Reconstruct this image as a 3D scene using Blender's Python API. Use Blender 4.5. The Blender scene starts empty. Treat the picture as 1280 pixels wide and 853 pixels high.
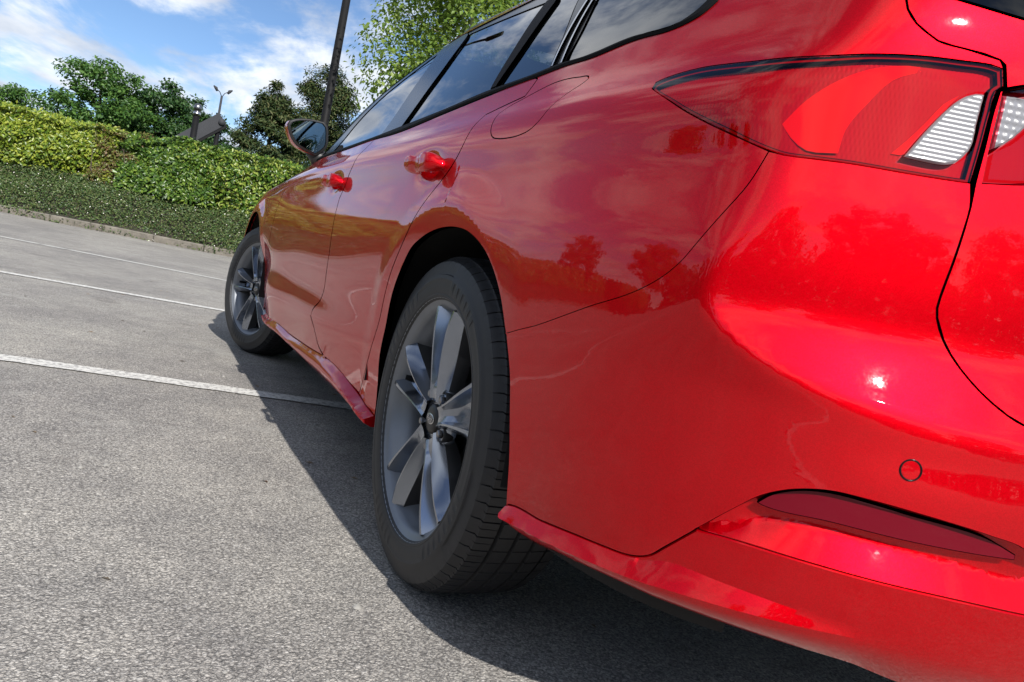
import bpy, math, random
import numpy as np
from mathutils import Vector, Matrix
from mathutils.geometry import delaunay_2d_cdt
random.seed(7); rng = np.random.default_rng(7)
SC = bpy.context.scene; COL = SC.collection
# ================= camera =================
def make_camera(pos, yaw, pitch, roll, lens):
    cy, sy, cp, sp = math.cos(yaw), math.sin(yaw), math.cos(pitch), math.sin(pitch)
    f = Vector((cp * cy, cp * sy, sp)); r = Vector((sy, -cy, 0)); u = r.cross(f)
    c, s = math.cos(roll), math.sin(roll)
    r2 = c * r + s * u; u2 = -s * r + c * u
    cam = bpy.data.cameras.new('camera'); o = bpy.data.objects.new('camera', cam); COL.objects.link(o)
    m = Matrix((r2, u2, -f)).transposed().to_4x4(); m.translation = Vector(pos); o.matrix_world = m
    cam.lens = lens; cam.sensor_width = 36; cam.sensor_fit = 'HORIZONTAL'; cam.clip_start = .02; cam.clip_end = 2000
    SC.camera = o
make_camera((-1.39323, 1.40583, 0.60777), -0.458491, -0.074730, 0.199666, 27.5526)
# ================= sun, sky, exposure =================
SUN_DIR = Vector((-1.38, -.015, 1.0)).normalized()
sun = bpy.data.lights.new('sun', 'SUN'); sun.energy = 4.2; sun.angle = math.radians(.53); sun.color = (1, .955, .89)
so = bpy.data.objects.new('sun', sun); COL.objects.link(so); so.rotation_euler = SUN_DIR.to_track_quat('Z', 'Y').to_euler(); so.location = (-20, 0, 30)
W = bpy.data.worlds.new('World'); SC.world = W; W.use_nodes = True
SC.view_settings.view_transform = 'Standard'; SC.view_settings.look = 'None'; SC.view_settings.gamma = 1; SC.view_settings.use_curve_mapping = False
SC.view_settings.exposure = .60
def world_nodes():
    nt = W.node_tree; N = nt.nodes; L = nt.links; N.clear()
    out = N.new('ShaderNodeOutputWorld'); bg = N.new('ShaderNodeBackground'); bg.inputs['Strength'].default_value = .088
    sky = N.new('ShaderNodeTexSky'); sky.sky_type = 'NISHITA'; sky.sun_disc = False
    sky.sun_elevation = math.asin(SUN_DIR.z); sky.sun_rotation = math.atan2(SUN_DIR.x, SUN_DIR.y)
    sky.altitude = 50; sky.air_density = .8; sky.dust_density = .05; sky.ozone_density = 4.5
    tc = N.new('ShaderNodeTexCoord'); sep = N.new('ShaderNodeSeparateXYZ'); L.new(tc.outputs['Generated'], sep.inputs[0])
    def mth(op, a, b=None, c=None, clamp=False):
        n = N.new('ShaderNodeMath'); n.operation = op; n.use_clamp = clamp
        for k, v in enumerate((a, b, c)):
            if v is None: continue
            if hasattr(v, 'is_output'): L.new(v, n.inputs[k])
            else: n.inputs[k].default_value = v
        return n.outputs[0]
    zz = mth('MAXIMUM', sep.outputs[2], 0.0); den = mth('ADD', zz, .16)
    cx = mth('DIVIDE', sep.outputs[0], den); cyy = mth('DIVIDE', sep.outputs[1], den)
    comb = N.new('ShaderNodeCombineXYZ'); L.new(cx, comb.inputs[0]); L.new(cyy, comb.inputs[1])
    mp = N.new('ShaderNodeMapping'); mp.inputs['Location'].default_value = (0., 0., 0); mp.inputs['Scale'].default_value = (.62, .9, 1); mp.inputs['Rotation'].default_value = (0, 0, .5); L.new(comb.outputs[0], mp.inputs[0])
    n1 = N.new('ShaderNodeTexNoise'); n1.inputs['Scale'].default_value = 1.9; n1.inputs['Detail'].default_value = 9; n1.inputs['Roughness'].default_value = .6; n1.inputs['Distortion'].default_value = .25; L.new(mp.outputs[0], n1.inputs['Vector'])
    cr = N.new('ShaderNodeValToRGB'); cr.color_ramp.elements[0].position = .435; cr.color_ramp.elements[1].position = .59; cr.color_ramp.interpolation = 'EASE'; L.new(n1.outputs[0], cr.inputs[0])
    n2 = N.new('ShaderNodeTexNoise'); n2.inputs['Scale'].default_value = 3.4; n2.inputs['Detail'].default_value = 7; L.new(mp.outputs[0], n2.inputs['Vector'])
    shade = N.new('ShaderNodeValToRGB'); e = shade.color_ramp.elements; e[0].position = .36; e[0].color = (4.4, 4.9, 5.8, 1); e[1].position = .62; e[1].color = (8.6, 8.8, 9.0, 1); L.new(n2.outputs[0], shade.inputs[0])
    low = mth('MULTIPLY', mth('SUBTRACT', .14, sep.outputs[2]), 1.2, clamp=True)      # thin haze near the horizon
    amt = mth('MINIMUM', mth('ADD', mth('MULTIPLY', cr.outputs[0], .93), low), .95)
    mix = N.new('ShaderNodeMix'); mix.data_type = 'RGBA'; L.new(amt, mix.inputs['Factor']); L.new(sky.outputs[0], mix.inputs[6]); L.new(shade.outputs[0], mix.inputs[7])
    L.new(mix.outputs[2], bg.inputs[0]); L.new(bg.outputs[0], out.inputs[0])
world_nodes()
SC.render.engine = 'CYCLES'; SC.cycles.max_bounces = 10; SC.cycles.glossy_bounces = 6; SC.cycles.transparent_max_bounces = 12
SC.cycles.use_denoising = True; SC.cycles.caustics_reflective = False; SC.cycles.caustics_refractive = False
# ================= helpers =================
def tag(o, label=None, cat=None, group=None, kind=None):
    for k, v in (('label', label), ('category', cat), ('group', group), ('kind', kind)):
        if v: o[k] = v
    return o
def mesh_obj(name, V, F, mat=None, parent=None, smooth=False, normals=None, mats=None, fm=None):
    me = bpy.data.meshes.new(name)
    V = np.asarray(V, float).reshape(-1, 3)
    me.from_pydata(V.tolist(), [], [list(map(int, f)) for f in F])
    for m in (mats or ([mat] if mat else [])): me.materials.append(m)
    if fm is not None: me.polygons.foreach_set('material_index', np.asarray(fm, np.int32))
    if smooth or normals is not None: me.polygons.foreach_set('use_smooth', [True] * len(me.polygons))
    me.update()
    if normals is not None: me.normals_split_custom_set_from_vertices([tuple(n) for n in normals])
    o = bpy.data.objects.new(name, me); COL.objects.link(o)
    if parent: o.parent = parent
    return o
def tri_mesh(name, V, T, mat, parent=None, smooth=False):
    """fast path for big triangle soups"""
    V = np.asarray(V, np.float32); T = np.asarray(T, np.int32)
    me = bpy.data.meshes.new(name); me.vertices.add(len(V)); me.vertices.foreach_set('co', V.ravel())
    k = T.shape[1]; me.loops.add(T.size); me.loops.foreach_set('vertex_index', T.ravel())
    me.polygons.add(len(T)); me.polygons.foreach_set('loop_start', np.arange(0, T.size, k, dtype=np.int32))
    if smooth: me.polygons.foreach_set('use_smooth', np.ones(len(T), bool))
    me.materials.append(mat); me.update(calc_edges=True); me.validate()
    o = bpy.data.objects.new(name, me); COL.objects.link(o)
    if parent: o.parent = parent
    return o
def empty(name, loc=(0, 0, 0)):
    o = bpy.data.objects.new(name, None); COL.objects.link(o); o.location = loc; o.empty_display_size = .1
    return o
def merge(parts):
    V = []; F = []; n = 0
    for v, f in parts:
        v = np.asarray(v, float).reshape(-1, 3); V.append(v); F += [[i + n for i in q] for q in f]; n += len(v)
    return np.concatenate(V), F
def grid_faces(nu, nv, wrap_u=False, wrap_v=False, flip=False):
    F = []
    for i in range(nu if wrap_u else nu - 1):
        for j in range(nv if wrap_v else nv - 1):
            a, b, c, d = i * nv + j, ((i + 1) % nu) * nv + j, ((i + 1) % nu) * nv + (j + 1) % nv, i * nv + (j + 1) % nv
            F.append([a, d, c, b] if flip else [a, b, c, d])
    return F
def tube(pts, rad, n=10, cap=True):
    pts = [Vector(p) for p in pts]; V = []; ref = Vector((.31, .77, .55))
    for i, p in enumerate(pts):
        d = (pts[min(i + 1, len(pts) - 1)] - pts[max(i - 1, 0)]).normalized()
        a = d.cross(ref).normalized(); b = d.cross(a); r = rad[i] if hasattr(rad, '__len__') else rad
        for k in range(n):
            t = 2 * math.pi * k / n; V.append(p + r * (math.cos(t) * a + math.sin(t) * b))
    F = grid_faces(len(pts), n, wrap_v=True, flip=False)
    if cap: F += [list(range(n)), list(range((len(pts) - 1) * n, len(pts) * n))[::-1]]
    return np.array([tuple(v) for v in V]), F
def box(c, s, bev=0.0, rot=None):
    x, y, z = s[0] / 2, s[1] / 2, s[2] / 2; b = min(bev, x * .9, y * .9, z * .9)
    if b <= 0:
        V = [(sx * x, sy * y, sz * z) for sx in (-1, 1) for sy in (-1, 1) for sz in (-1, 1)]
        F = [[0, 1, 3, 2], [4, 6, 7, 5], [0, 4, 5, 1], [2, 3, 7, 6], [0, 2, 6, 4], [1, 5, 7, 3]]
    else:
        V = []; F = []
        ring = lambda zz, q: [(-x + q, -y, zz), (x - q, -y, zz), (x, -y + q, zz), (x, y - q, zz), (x - q, y, zz), (-x + q, y, zz), (-x, y - q, zz), (-x, -y + q, zz)]
        sh = lambda R, q: [(px * (1 - q / x), py * (1 - q / y), pz) for px, py, pz in R]
        V = sh(ring(-z, b), b) + ring(-z + b, b) + ring(z - b, b) + sh(ring(z, b), b)
        for k in range(3): F += [[k * 8 + i, k * 8 + (i + 1) % 8, k * 8 + 8 + (i + 1) % 8, k * 8 + 8 + i] for i in range(8)]
        F += [list(range(7, -1, -1)), list(range(24, 32))]
    V = np.array(V)
    if rot is not None: V = V @ np.array(rot).T
    return V + np.array(c), F
def lathe(prof, n, axis='y', cap=False):
    """prof rows (r, a): radius and place along the axis"""
    V = []
    for k in range(n):
        t = 2 * math.pi * k / n
        for r, a in prof:
            V.append((r * math.cos(t), a, r * math.sin(t)) if axis == 'y' else (r * math.cos(t), r * math.sin(t), a))
    return np.array(V), grid_faces(n, len(prof), wrap_u=True)
# ================= materials =================
def new_mat(name):
    m = bpy.data.materials.new(name); m.use_nodes = True
    return m, m.node_tree.nodes, m.node_tree.links, m.node_tree.nodes['Principled BSDF']
def simple(name, col, rough=.5, metal=0, coat=0, spec=.5, bump=None, var=0.0, vscale=30, coat_rough=.03):
    m, N, L, P = new_mat(name)
    P.inputs['Base Color'].default_value = (*col, 1); P.inputs['Roughness'].default_value = rough; P.inputs['Metallic'].default_value = metal
    P.inputs['Coat Weight'].default_value = coat; P.inputs['Coat Roughness'].default_value = coat_rough; P.inputs['Specular IOR Level'].default_value = spec
    tc = N.new('ShaderNodeTexCoord')
    if var:
        n = N.new('ShaderNodeTexNoise'); n.inputs['Scale'].default_value = vscale; n.inputs['Detail'].default_value = 5; L.new(tc.outputs['Object'], n.inputs['Vector'])
        mx = N.new('ShaderNodeMix'); mx.data_type = 'RGBA'; mx.inputs[6].default_value = (*[c * (1 - var) for c in col], 1); mx.inputs[7].default_value = (*[min(1, c * (1 + var)) for c in col], 1)
        L.new(n.outputs[0], mx.inputs['Factor']); L.new(mx.outputs[2], P.inputs['Base Color'])
    if bump:
        n = N.new('ShaderNodeTexNoise'); n.inputs['Scale'].default_value = bump[0]; n.inputs['Detail'].default_value = 6; L.new(tc.outputs['Object'], n.inputs['Vector'])
        b = N.new('ShaderNodeBump'); b.inputs['Strength'].default_value = bump[1]; b.inputs['Distance'].default_value = bump[2]; L.new(n.outputs[0], b.inputs['Height']); L.new(b.outputs[0], P.inputs['Normal'])
    return m
def paint_mat():
    m, N, L, P = new_mat('red_paint')
    tc = N.new('ShaderNodeTexCoord')
    P.inputs['Base Color'].default_value = (.66, .0015, .012, 1); P.inputs['Roughness'].default_value = .42; P.inputs['Metallic'].default_value = .7
    P.inputs['Specular IOR Level'].default_value = .5; P.inputs['Specular Tint'].default_value = (.9, .004, .02, 1)
    P.inputs['Coat Weight'].default_value = 1; P.inputs['Coat Roughness'].default_value = .012; P.inputs['Coat IOR'].default_value = 1.38
    v = N.new('ShaderNodeTexVoronoi'); v.inputs['Scale'].default_value = 900; L.new(tc.outputs['Object'], v.inputs['Vector'])     # metal flake
    hsv = N.new('ShaderNodeMix'); hsv.data_type = 'RGBA'; hsv.inputs[6].default_value = (.52, .0002, .004, 1); hsv.inputs[7].default_value = (.64, .0004, .007, 1)
    sp = N.new('ShaderNodeSeparateColor'); L.new(v.outputs['Color'], sp.inputs[0]); L.new(sp.outputs[0], hsv.inputs['Factor']); L.new(hsv.outputs[2], P.inputs['Base Color'])
    # faint road film: breaks up the clear coat
    n = N.new('ShaderNodeTexNoise'); n.inputs['Scale'].default_value = 7; n.inputs['Detail'].default_value = 8; n.inputs['Roughness'].default_value = .7; L.new(tc.outputs['Object'], n.inputs['Vector'])
    mr = N.new('ShaderNodeMapRange'); mr.inputs[1].default_value = .45; mr.inputs[2].default_value = .8; mr.inputs[3].default_value = .008; mr.inputs[4].default_value = .06; L.new(n.outputs[0], mr.inputs[0]); L.new(mr.outputs[0], P.inputs['Coat Roughness'])
    # very slight orange peel
    n3 = N.new('ShaderNodeTexNoise'); n3.inputs['Scale'].default_value = 160; n3.inputs['Detail'].default_value = 1; L.new(tc.outputs['Object'], n3.inputs['Vector'])
    b = N.new('ShaderNodeBump'); b.inputs['Strength'].default_value = .03; b.inputs['Distance'].default_value = .001; L.new(n3.outputs[0], b.inputs['Height']); L.new(b.outputs[0], P.inputs['Coat Normal'])
    return m
def tint_glass(name, tint, rough=.0, ior=1.5, gloss=1.0):
    m, N, L, P = new_mat(name); N.remove(P); out = N['Material Output']
    t = N.new('ShaderNodeBsdfTransparent'); t.inputs[0].default_value = (*tint, 1)
    g = N.new('ShaderNodeBsdfGlossy'); g.inputs['Roughness'].default_value = rough; g.inputs['Color'].default_value = (gloss, gloss, gloss, 1)
    f = N.new('ShaderNodeFresnel'); f.inputs['IOR'].default_value = ior
    ge = N.new('ShaderNodeNewGeometry'); fr = N.new('ShaderNodeMath'); fr.operation = 'MULTIPLY_ADD'; L.new(ge.outputs['Backfacing'], fr.inputs[0]); fr.inputs[1].default_value = -1; fr.inputs[2].default_value = 1
    f2 = N.new('ShaderNodeMath'); f2.operation = 'MULTIPLY'; L.new(f.outputs[0], f2.inputs[0]); L.new(fr.outputs[0], f2.inputs[1])
    mx = N.new('ShaderNodeMixShader'); L.new(f2.outputs[0], mx.inputs[0]); L.new(t.outputs[0], mx.inputs[1]); L.new(g.outputs[0], mx.inputs[2]); L.new(mx.outputs[0], out.inputs[0])
    return m
def tarmac_mat():
    m, N, L, P = new_mat('worn_tarmac'); tc = N.new('ShaderNodeTexCoord'); o = tc.outputs['Object']
    def noise(sc, det=4, r=.6):
        n = N.new('ShaderNodeTexNoise'); n.inputs['Scale'].default_value = sc; n.inputs['Detail'].default_value = det; n.inputs['Roughness'].default_value = r; L.new(o, n.inputs['Vector']); return n.outputs[0]
    def ramp(src, a, b, ca, cb):
        r = N.new('ShaderNodeValToRGB'); e = r.color_ramp.elements; e[0].position = a; e[1].position = b; e[0].color = (*ca, 1); e[1].color = (*cb, 1); L.new(src, r.inputs[0]); return r.outputs[0]
    def mixc(f, a, b, mode='MIX'):
        x = N.new('ShaderNodeMix'); x.data_type = 'RGBA'; x.blend_type = mode
        for k, v in ((0, f), (6, a), (7, b)):
            if hasattr(v, 'is_output'): L.new(v, x.inputs[k])
            elif k == 0: x.inputs[0].default_value = v
            else: x.inputs[k].default_value = (*v, 1)
        return x.outputs[2]
    wv = N.new('ShaderNodeTexNoise'); wv.inputs['Scale'].default_value = 90; L.new(o, wv.inputs['Vector'])
    wo = N.new('ShaderNodeVectorMath'); wo.operation = 'MULTIPLY_ADD'; wo.inputs[1].default_value = (.012, .012, .012); L.new(wv.outputs['Color'], wo.inputs[0]); L.new(o, wo.inputs[2])
    v = N.new('ShaderNodeTexVoronoi'); v.inputs['Scale'].default_value = 200; v.inputs['Randomness'].default_value = 1; L.new(wo.outputs[0], v.inputs['Vector'])
    v2 = N.new('ShaderNodeTexVoronoi'); v2.inputs['Scale'].default_value = 460; L.new(wo.outputs[0], v2.inputs['Vector'])
    sp = N.new('ShaderNodeSeparateColor'); L.new(v.outputs['Color'], sp.inputs[0]); sp2 = N.new('ShaderNodeSeparateColor'); L.new(v2.outputs['Color'], sp2.inputs[0])
    stone = ramp(sp.outputs[0], .05, 1.0, (.235, .226, .212), (.66, .63, .58))
    stone = mixc(.45, stone, ramp(sp2.outputs[1], .1, 1, (.225, .217, .203), (.68, .65, .60)))
    white = ramp(sp.outputs[1], .94, .95, (0, 0, 0), (1, 1, 1)); stone = mixc(white, stone, (.62, .60, .56))
    edge = ramp(v.outputs['Distance'], .30, .72, (1, 1, 1), (.5, .5, .51)); stone = mixc(1.0, stone, edge, 'MULTIPLY')
    big = ramp(noise(.9, 5, .62), .34, .68, (.80, .79, .80), (1.16, 1.15, 1.12)); mid = ramp(noise(6, 6, .7), .3, .7, (.82, .82, .83), (1.15, 1.14, 1.12))
    c = mixc(1, mixc(1, stone, big, 'MULTIPLY'), mid, 'MULTIPLY')
    scuff = ramp(noise(3.3, 9, .72), .56, .72, (0, 0, 0), (.6, .6, .6)); c = mixc(scuff, c, (.46, .445, .41))
    st = ramp(noise(2.1, 7, .65), .62, .70, (0, 0, 0), (.42, .42, .42)); c = mixc(st, c, (.10, .085, .08))
    L.new(c, P.inputs['Base Color']); P.inputs['Roughness'].default_value = .82; P.inputs['Specular IOR Level'].default_value = .35
    ht = N.new('ShaderNodeMath'); ht.operation = 'MULTIPLY_ADD'; L.new(v.outputs['Distance'], ht.inputs[0]); ht.inputs[1].default_value = -1.0; L.new(sp.outputs[2], ht.inputs[2])
    h2 = N.new('ShaderNodeMath'); h2.operation = 'MULTIPLY_ADD'; L.new(v2.outputs['Distance'], h2.inputs[0]); h2.inputs[1].default_value = -.5; L.new(ht.outputs[0], h2.inputs[2])
    b = N.new('ShaderNodeBump'); b.inputs['Strength'].default_value = .95; b.inputs['Distance'].default_value = .0026; L.new(h2.outputs[0], b.inputs['Height']); L.new(b.outputs[0], P.inputs['Normal'])
    return m
def line_mat():
    m, N, L, P = new_mat('worn_line_paint'); tc = N.new('ShaderNodeTexCoord'); o = tc.outputs['Object']
    n = N.new('ShaderNodeTexNoise'); n.inputs['Scale'].default_value = 55; n.inputs['Detail'].default_value = 8; n.inputs['Roughness'].default_value = .75; L.new(o, n.inputs['Vector'])
    r = N.new('ShaderNodeValToRGB'); e = r.color_ramp.elements; e[0].position = .39; e[0].color = (.27, .26, .25, 1); e[1].position = .53; e[1].color = (.66, .65, .61, 1); L.new(n.outputs[0], r.inputs[0])
    L.new(r.outputs[0], P.inputs['Base Color']); P.inputs['Roughness'].default_value = .75
    b = N.new('ShaderNodeBump'); b.inputs['Strength'].default_value = .7; b.inputs['Distance'].default_value = .003; L.new(n.outputs[0], b.inputs['Height']); L.new(b.outputs[0], P.inputs['Normal'])
    return m
def leaf_mat(name, cols, trans=.35, rough=.45, spec=.4):
    m, N, L, P = new_mat(name); out = N['Material Output']
    g = N.new('ShaderNodeNewGeometry'); r = N.new('ShaderNodeValToRGB'); e = r.color_ramp.elements
    while len(e) < len(cols): e.new(.5)
    for k, c in enumerate(cols): e[k].position = k / (len(cols) - 1); e[k].color = (*c, 1)
    L.new(g.outputs['Random Per Island'], r.inputs[0]); L.new(r.outputs[0], P.inputs['Base Color']); P.inputs['Roughness'].default_value = rough; P.inputs['Specular IOR Level'].default_value = spec
    t = N.new('ShaderNodeBsdfTranslucent'); hs = N.new('ShaderNodeHueSaturation'); hs.inputs['Hue'].default_value = .48; hs.inputs['Value'].default_value = 1.4; L.new(r.outputs[0], hs.inputs['Color']); L.new(hs.outputs[0], t.inputs[0])
    mx = N.new('ShaderNodeMixShader'); mx.inputs[0].default_value = trans; L.new(P.outputs[0], mx.inputs[1]); L.new(t.outputs[0], mx.inputs[2]); L.new(mx.outputs[0], out.inputs[0])
    return m
M = {}
M['paint'] = paint_mat()
M['black_gloss'] = simple('black_gloss_trim', (.006, .006, .007), .2, spec=.16)
M['rubber'] = simple('black_rubber', (.010, .010, .011), .6, spec=.04, bump=(400, .1, .001))
M['plastic'] = simple('black_plastic', (.016, .016, .017), .45, bump=(600, .2, .0008))
M['dark'] = simple('dark_underside', (.012, .012, .012), .9, var=.3)
M['interior'] = simple('cabin_cloth', (.03, .03, .033), .9, var=.3, vscale=60)
M['tyre'] = simple('tyre_rubber', (.021, .021, .023), .58, spec=.5, var=.25, vscale=40, bump=(250, .12, .001))
M['alloy'] = simple('magnetite_alloy', (.30, .33, .385), .22, metal=.92, coat=.5, var=.1, vscale=9, coat_rough=.12)
M['barrel'] = simple('alloy_barrel', (.21, .225, .25), .42, metal=.6, var=.12, vscale=25)
M['nut'] = simple('wheel_nut_steel', (.25, .25, .26), .3, metal=1)
M['steel'] = simple('bright_steel', (.55, .55, .56), .25, metal=1)
M['disc'] = simple('brake_disc_steel', (.22, .21, .20), .45, metal=.9, var=.2)
M['glint_metal'] = simple('pale_glint_metal', (.72, .72, .72), .18, metal=1)
M['mirror'] = simple('mirror_silver', (.30, .36, .36), .02, metal=1)
M['glass'] = tint_glass('tinted_window_glass', (.10, .12, .12), ior=2.5)
M['privacy'] = tint_glass('dark_window_glass', (.015, .017, .02), ior=2.2)
M['rear_glass'] = tint_glass('rear_window_glass', (.015, .017, .02), ior=1.5)
M['lens'] = tint_glass('red_lamp_lens', (.98, .16, .22), ior=1.42)
M['lamp_base'] = simple('lamp_dark_red', (.30, .002, .03), .45, spec=.5)
M['lamp_rim'] = simple('lamp_smoked_rim', (.22, .003, .022), .45, spec=.1)
M['lamp_red'] = simple('lamp_sunlit_red', (.62, .012, .012), .55)  # sunlight on the inner reflector put into a brighter red
M['lamp_white'] = simple('lamp_clear_white', (.22, .22, .24), .3, coat=.4)
M['reflector'] = simple('red_reflector', (.14, .0005, .009), .25, coat=.4, spec=.1, bump=(900, .15, .001))
M['tarmac'] = tarmac_mat(); M['line'] = line_mat()
M['kerb'] = simple('concrete_kerb', (.17, .155, .13), .95, var=.65, vscale=7, bump=(40, .9, .02))
M['soil'] = simple('dark_soil_and_core', (.035, .03, .022), 1, var=.4, vscale=6)
M['grass'] = simple('rough_grass_ground', (.05, .075, .02), 1, var=.5, vscale=2)
M['bark'] = simple('brown_bark', (.10, .075, .055), .95, var=.4, vscale=14, bump=(30, .8, .02))
M['birch'] = simple('pale_birch_bark', (.34, .30, .26), .85, var=.55, vscale=12, bump=(30, .5, .01))
M['pole'] = simple('black_pole_paint', (.009, .009, .010), .6, spec=.15, var=.3, vscale=8)
M['grey'] = simple('grey_sheet', (.045, .047, .053), .7, spec=.2, var=.15, vscale=4)
M['stone'] = simple('loose_grit', (.30, .29, .27), .9, var=.4, vscale=90)
# ================= ground, road markings, kerb =================
G = 260
mesh_obj('ground', [(-G, -G, -.03), (G, -G, -.03), (G, G, -.03), (-G, G, -.03)], [[0, 1, 2, 3]], M['grass'])
tag(COL.objects['ground'], kind='structure')
K0 = np.array([14.93, 1.6]); KT = np.array([.308, .951]); KN = np.array([.951, -.308])          # kerb: origin, along, away from the car park
def kp(t, n, z=0.): return (K0[0] + KT[0] * t + KN[0] * n, K0[1] + KT[1] * t + KN[1] * n, z)
pts = [kp(-60, .0), kp(60, .0), kp(60, -75), kp(-60, -75)]
tag(mesh_obj('car_park', pts, [[0, 1, 2, 3][::-1]], M['tarmac']), kind='structure')
def strip(a, b, w, name='parking_line', z=.004):
    a = np.array(a); b = np.array(b); d = (b - a) / np.linalg.norm(b - a); q = np.array([-d[1], d[0]]) * w / 2
    n = max(2, int(np.linalg.norm(b - a) / .08)); V = []; rr = np.random.default_rng(int(abs(a[0]) * 100))
    for k in range(n + 1):
        c = a + (b - a) * k / n; j1, j2 = rr.normal(0, .0025, 2)
        V += [(*(c + q * (1 + j1 / w * 2)), z), (*(c - q * (1 + j2 / w * 2)), z)]
    return tag(mesh_obj(name, V, [[2 * k, 2 * k + 1, 2 * k + 3, 2 * k + 2] for k in range(n)], M['line']), kind='structure')
strip((2.66, 7.6), (1.50, .10), .105)
strip((5.87, 8.1), (4.21, -.40), .105)
strip((8.50, 2.90), (8.30, 2.335), .11); strip((8.285, 2.295), (8.205, 2.075), .11); strip((8.19, 2.035), (7.34, -.10), .11)
strip((10.7, 8.4), (8.515, 2.94), .11)
strip((-1.6, 7.1), (-2.7, .3), .105)
kerb = tag(empty('kerb', kp(0, .07)), kind='structure')
kv, kf = box((0, 0, 0), (.15, .905, .26), .018); kme = None
for i in range(-14, 50):
    t = i * .915
    if kme is None:
        o = mesh_obj('kerbstone', kv, kf, M['kerb']); kme = o.data
    else:
        o = bpy.data.objects.new('kerbstone', kme); COL.objects.link(o)
    o.parent = kerb
    p = Vector(kp(t, .075 + random.uniform(-.006, .006), .0 + random.uniform(-.008, .006))) - Vector(kerb.location)
    o.location = p; o.rotation_euler = (0, 0, math.atan2(KT[1], KT[0]) - math.pi / 2 + random.uniform(-.006, .006))
# loose grit lying on the tarmac
def grit(n):
    V = []; T = []
    for k in range(n):
        u = rng.random() ** .8; x = rng.uniform(-.9, 4.5); y = .3 + 3.6 * rng.random()
        r = rng.uniform(.0016, .0042) * (1 + (rng.random() < .03) * 1.2); b = len(V); a = rng.uniform(0, 6.3)
        for q in range(5):
            w = a + q * 2 * math.pi / 5; V.append((x + r * math.cos(w) * rng.uniform(.7, 1.2), y + r * math.sin(w) * rng.uniform(.7, 1.2), .0005))
        V.append((x, y, r * rng.uniform(.5, 1.1))); T += [(b + q, b + (q + 1) % 5, b + 5) for q in range(5)]
    return V, T
gv, gt = grit(5200); tag(tri_mesh('loose_grit', gv, gt, M['stone']), kind='stuff')
def litter(n):
    V = []; T = []
    for k in range(n):
        x, y = rng.uniform(-.8, 6), rng.uniform(.5, 5); a = rng.uniform(0, 6.3); L = rng.uniform(.006, .016); w = L * rng.uniform(.3, .6); b = len(V); c, s = math.cos(a), math.sin(a)
        for px, py, pz in ((-L, 0, .001), (0, -w, .004), (L, 0, .002), (0, w, .003)): V.append((x + px * c - py * s, y + px * s + py * c, pz))
        T += [(b, b + 1, b + 2), (b, b + 2, b + 3)]
    return V, T
M['dry'] = leaf_mat('dry_leaf_bits', [(.10, .06, .03), (.20, .12, .05), (.26, .20, .12), (.05, .04, .03)], .1)
lv, lt_ = litter(170); tag(tri_mesh('leaf_litter', lv, lt_, M['dry']), kind='stuff')
# ================= planting =================
def leaves(P, N, size, aspect=.5, fold=.25, droop=None, jit=.35):
    """one folded leaf (two triangles) per row of P with outward direction N"""
    P = np.asarray(P, float); n = len(P)
    up = N / (np.linalg.norm(N, axis=1, keepdims=True) + 1e-9)
    a = rng.normal(size=(n, 3))
    if droop is not None: a = a * (1 - abs(droop)) + np.array([0, 0, droop]) * 1.6
    u = up + rng.normal(size=(n, 3)) * jit; u /= np.linalg.norm(u, axis=1, keepdims=True)
    d = a - (a * u).sum(1, keepdims=True) * u; d /= np.linalg.norm(d, axis=1, keepdims=True) + 1e-9
    s = np.cross(u, d); L = (size * rng.uniform(.6, 1.3, n))[:, None]
    b = P; tip = P + d * L; m = P + d * L * .5
    l = m + s * L * aspect * .5 + u * L * fold * .5; r = m - s * L * aspect * .5 + u * L * fold * .5
    V = np.stack([b, l, tip, r], 1).reshape(-1, 3); i = np.arange(n)[:, None] * 4
    return V, np.concatenate([i + [0, 1, 2], i + [0, 2, 3]], 0)
def fnoise(p, seed):
    """cheap smooth 3-D noise (sum of sines)"""
    r = np.random.default_rng(seed); v = 0
    for k in range(9):
        w = r.normal(size=3); w /= np.linalg.norm(w); f = r.uniform(.6, 3.2); v = v + np.sin(p @ (w * f) + r.uniform(0, 6.28)) / (1 + .45 * f)
    return v / 2.6
def bank_z(t, n): return .10 + .80 * np.clip((n - .12) / 1.15, 0, 1) ** .75 + .12 * np.clip(n - 1.27, 0, 2)
# earth bank with ground cover
tt = np.linspace(-14, 46, 181); nn = np.linspace(.14, 5.5, 24)
V = [kp(t, n, bank_z(t, n) - .12 + .03 * math.sin(t * 1.3 + n * 2) + .09 * (n < .3)) for t in tt for n in nn]
tag(mesh_obj('earth_bank', V, grid_faces(len(tt), len(nn)), M['soil'], smooth=True), kind='structure')
M['cover'] = leaf_mat('cotoneaster_leaf', [(.02, .05, .014), (.045, .09, .024), (.08, .13, .036), (.12, .16, .05), (.09, .08, .04)], .15)
M['flower'] = simple('white_petal', (.75, .73, .66), .8)
def cover(nl, t0, t1, size):
    t = rng.uniform(t0, t1, nl); n = rng.uniform(-.02, 1.75, nl) ** 1.0 + .0
    z = bank_z(t, n) + .10 * fnoise(np.stack([t * 2.2, n * 3, t * 0], 1), 3) + rng.uniform(-.05, .05, nl) + .03
    z = z - .13 * (n < .16) * rng.random(nl)
    P = np.array([kp(a, b, c) for a, b, c in zip(t, n, z)])
    Nn = np.tile(np.array([-KN[0] * .6, -KN[1] * .6, .8]), (nl, 1)) + rng.normal(size=(nl, 3)) * .5
    return leaves(P, Nn, size, .55)
a = cover(100000, -5, 7.5, .042); b = cover(16000, 7.5, 40, .07); V = np.concatenate([a[0], b[0]]); T = np.concatenate([a[1], b[1] + len(a[0])])
gc = tag(tri_mesh('ground_cover', V, T, M['cover']), kind='stuff')
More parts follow.
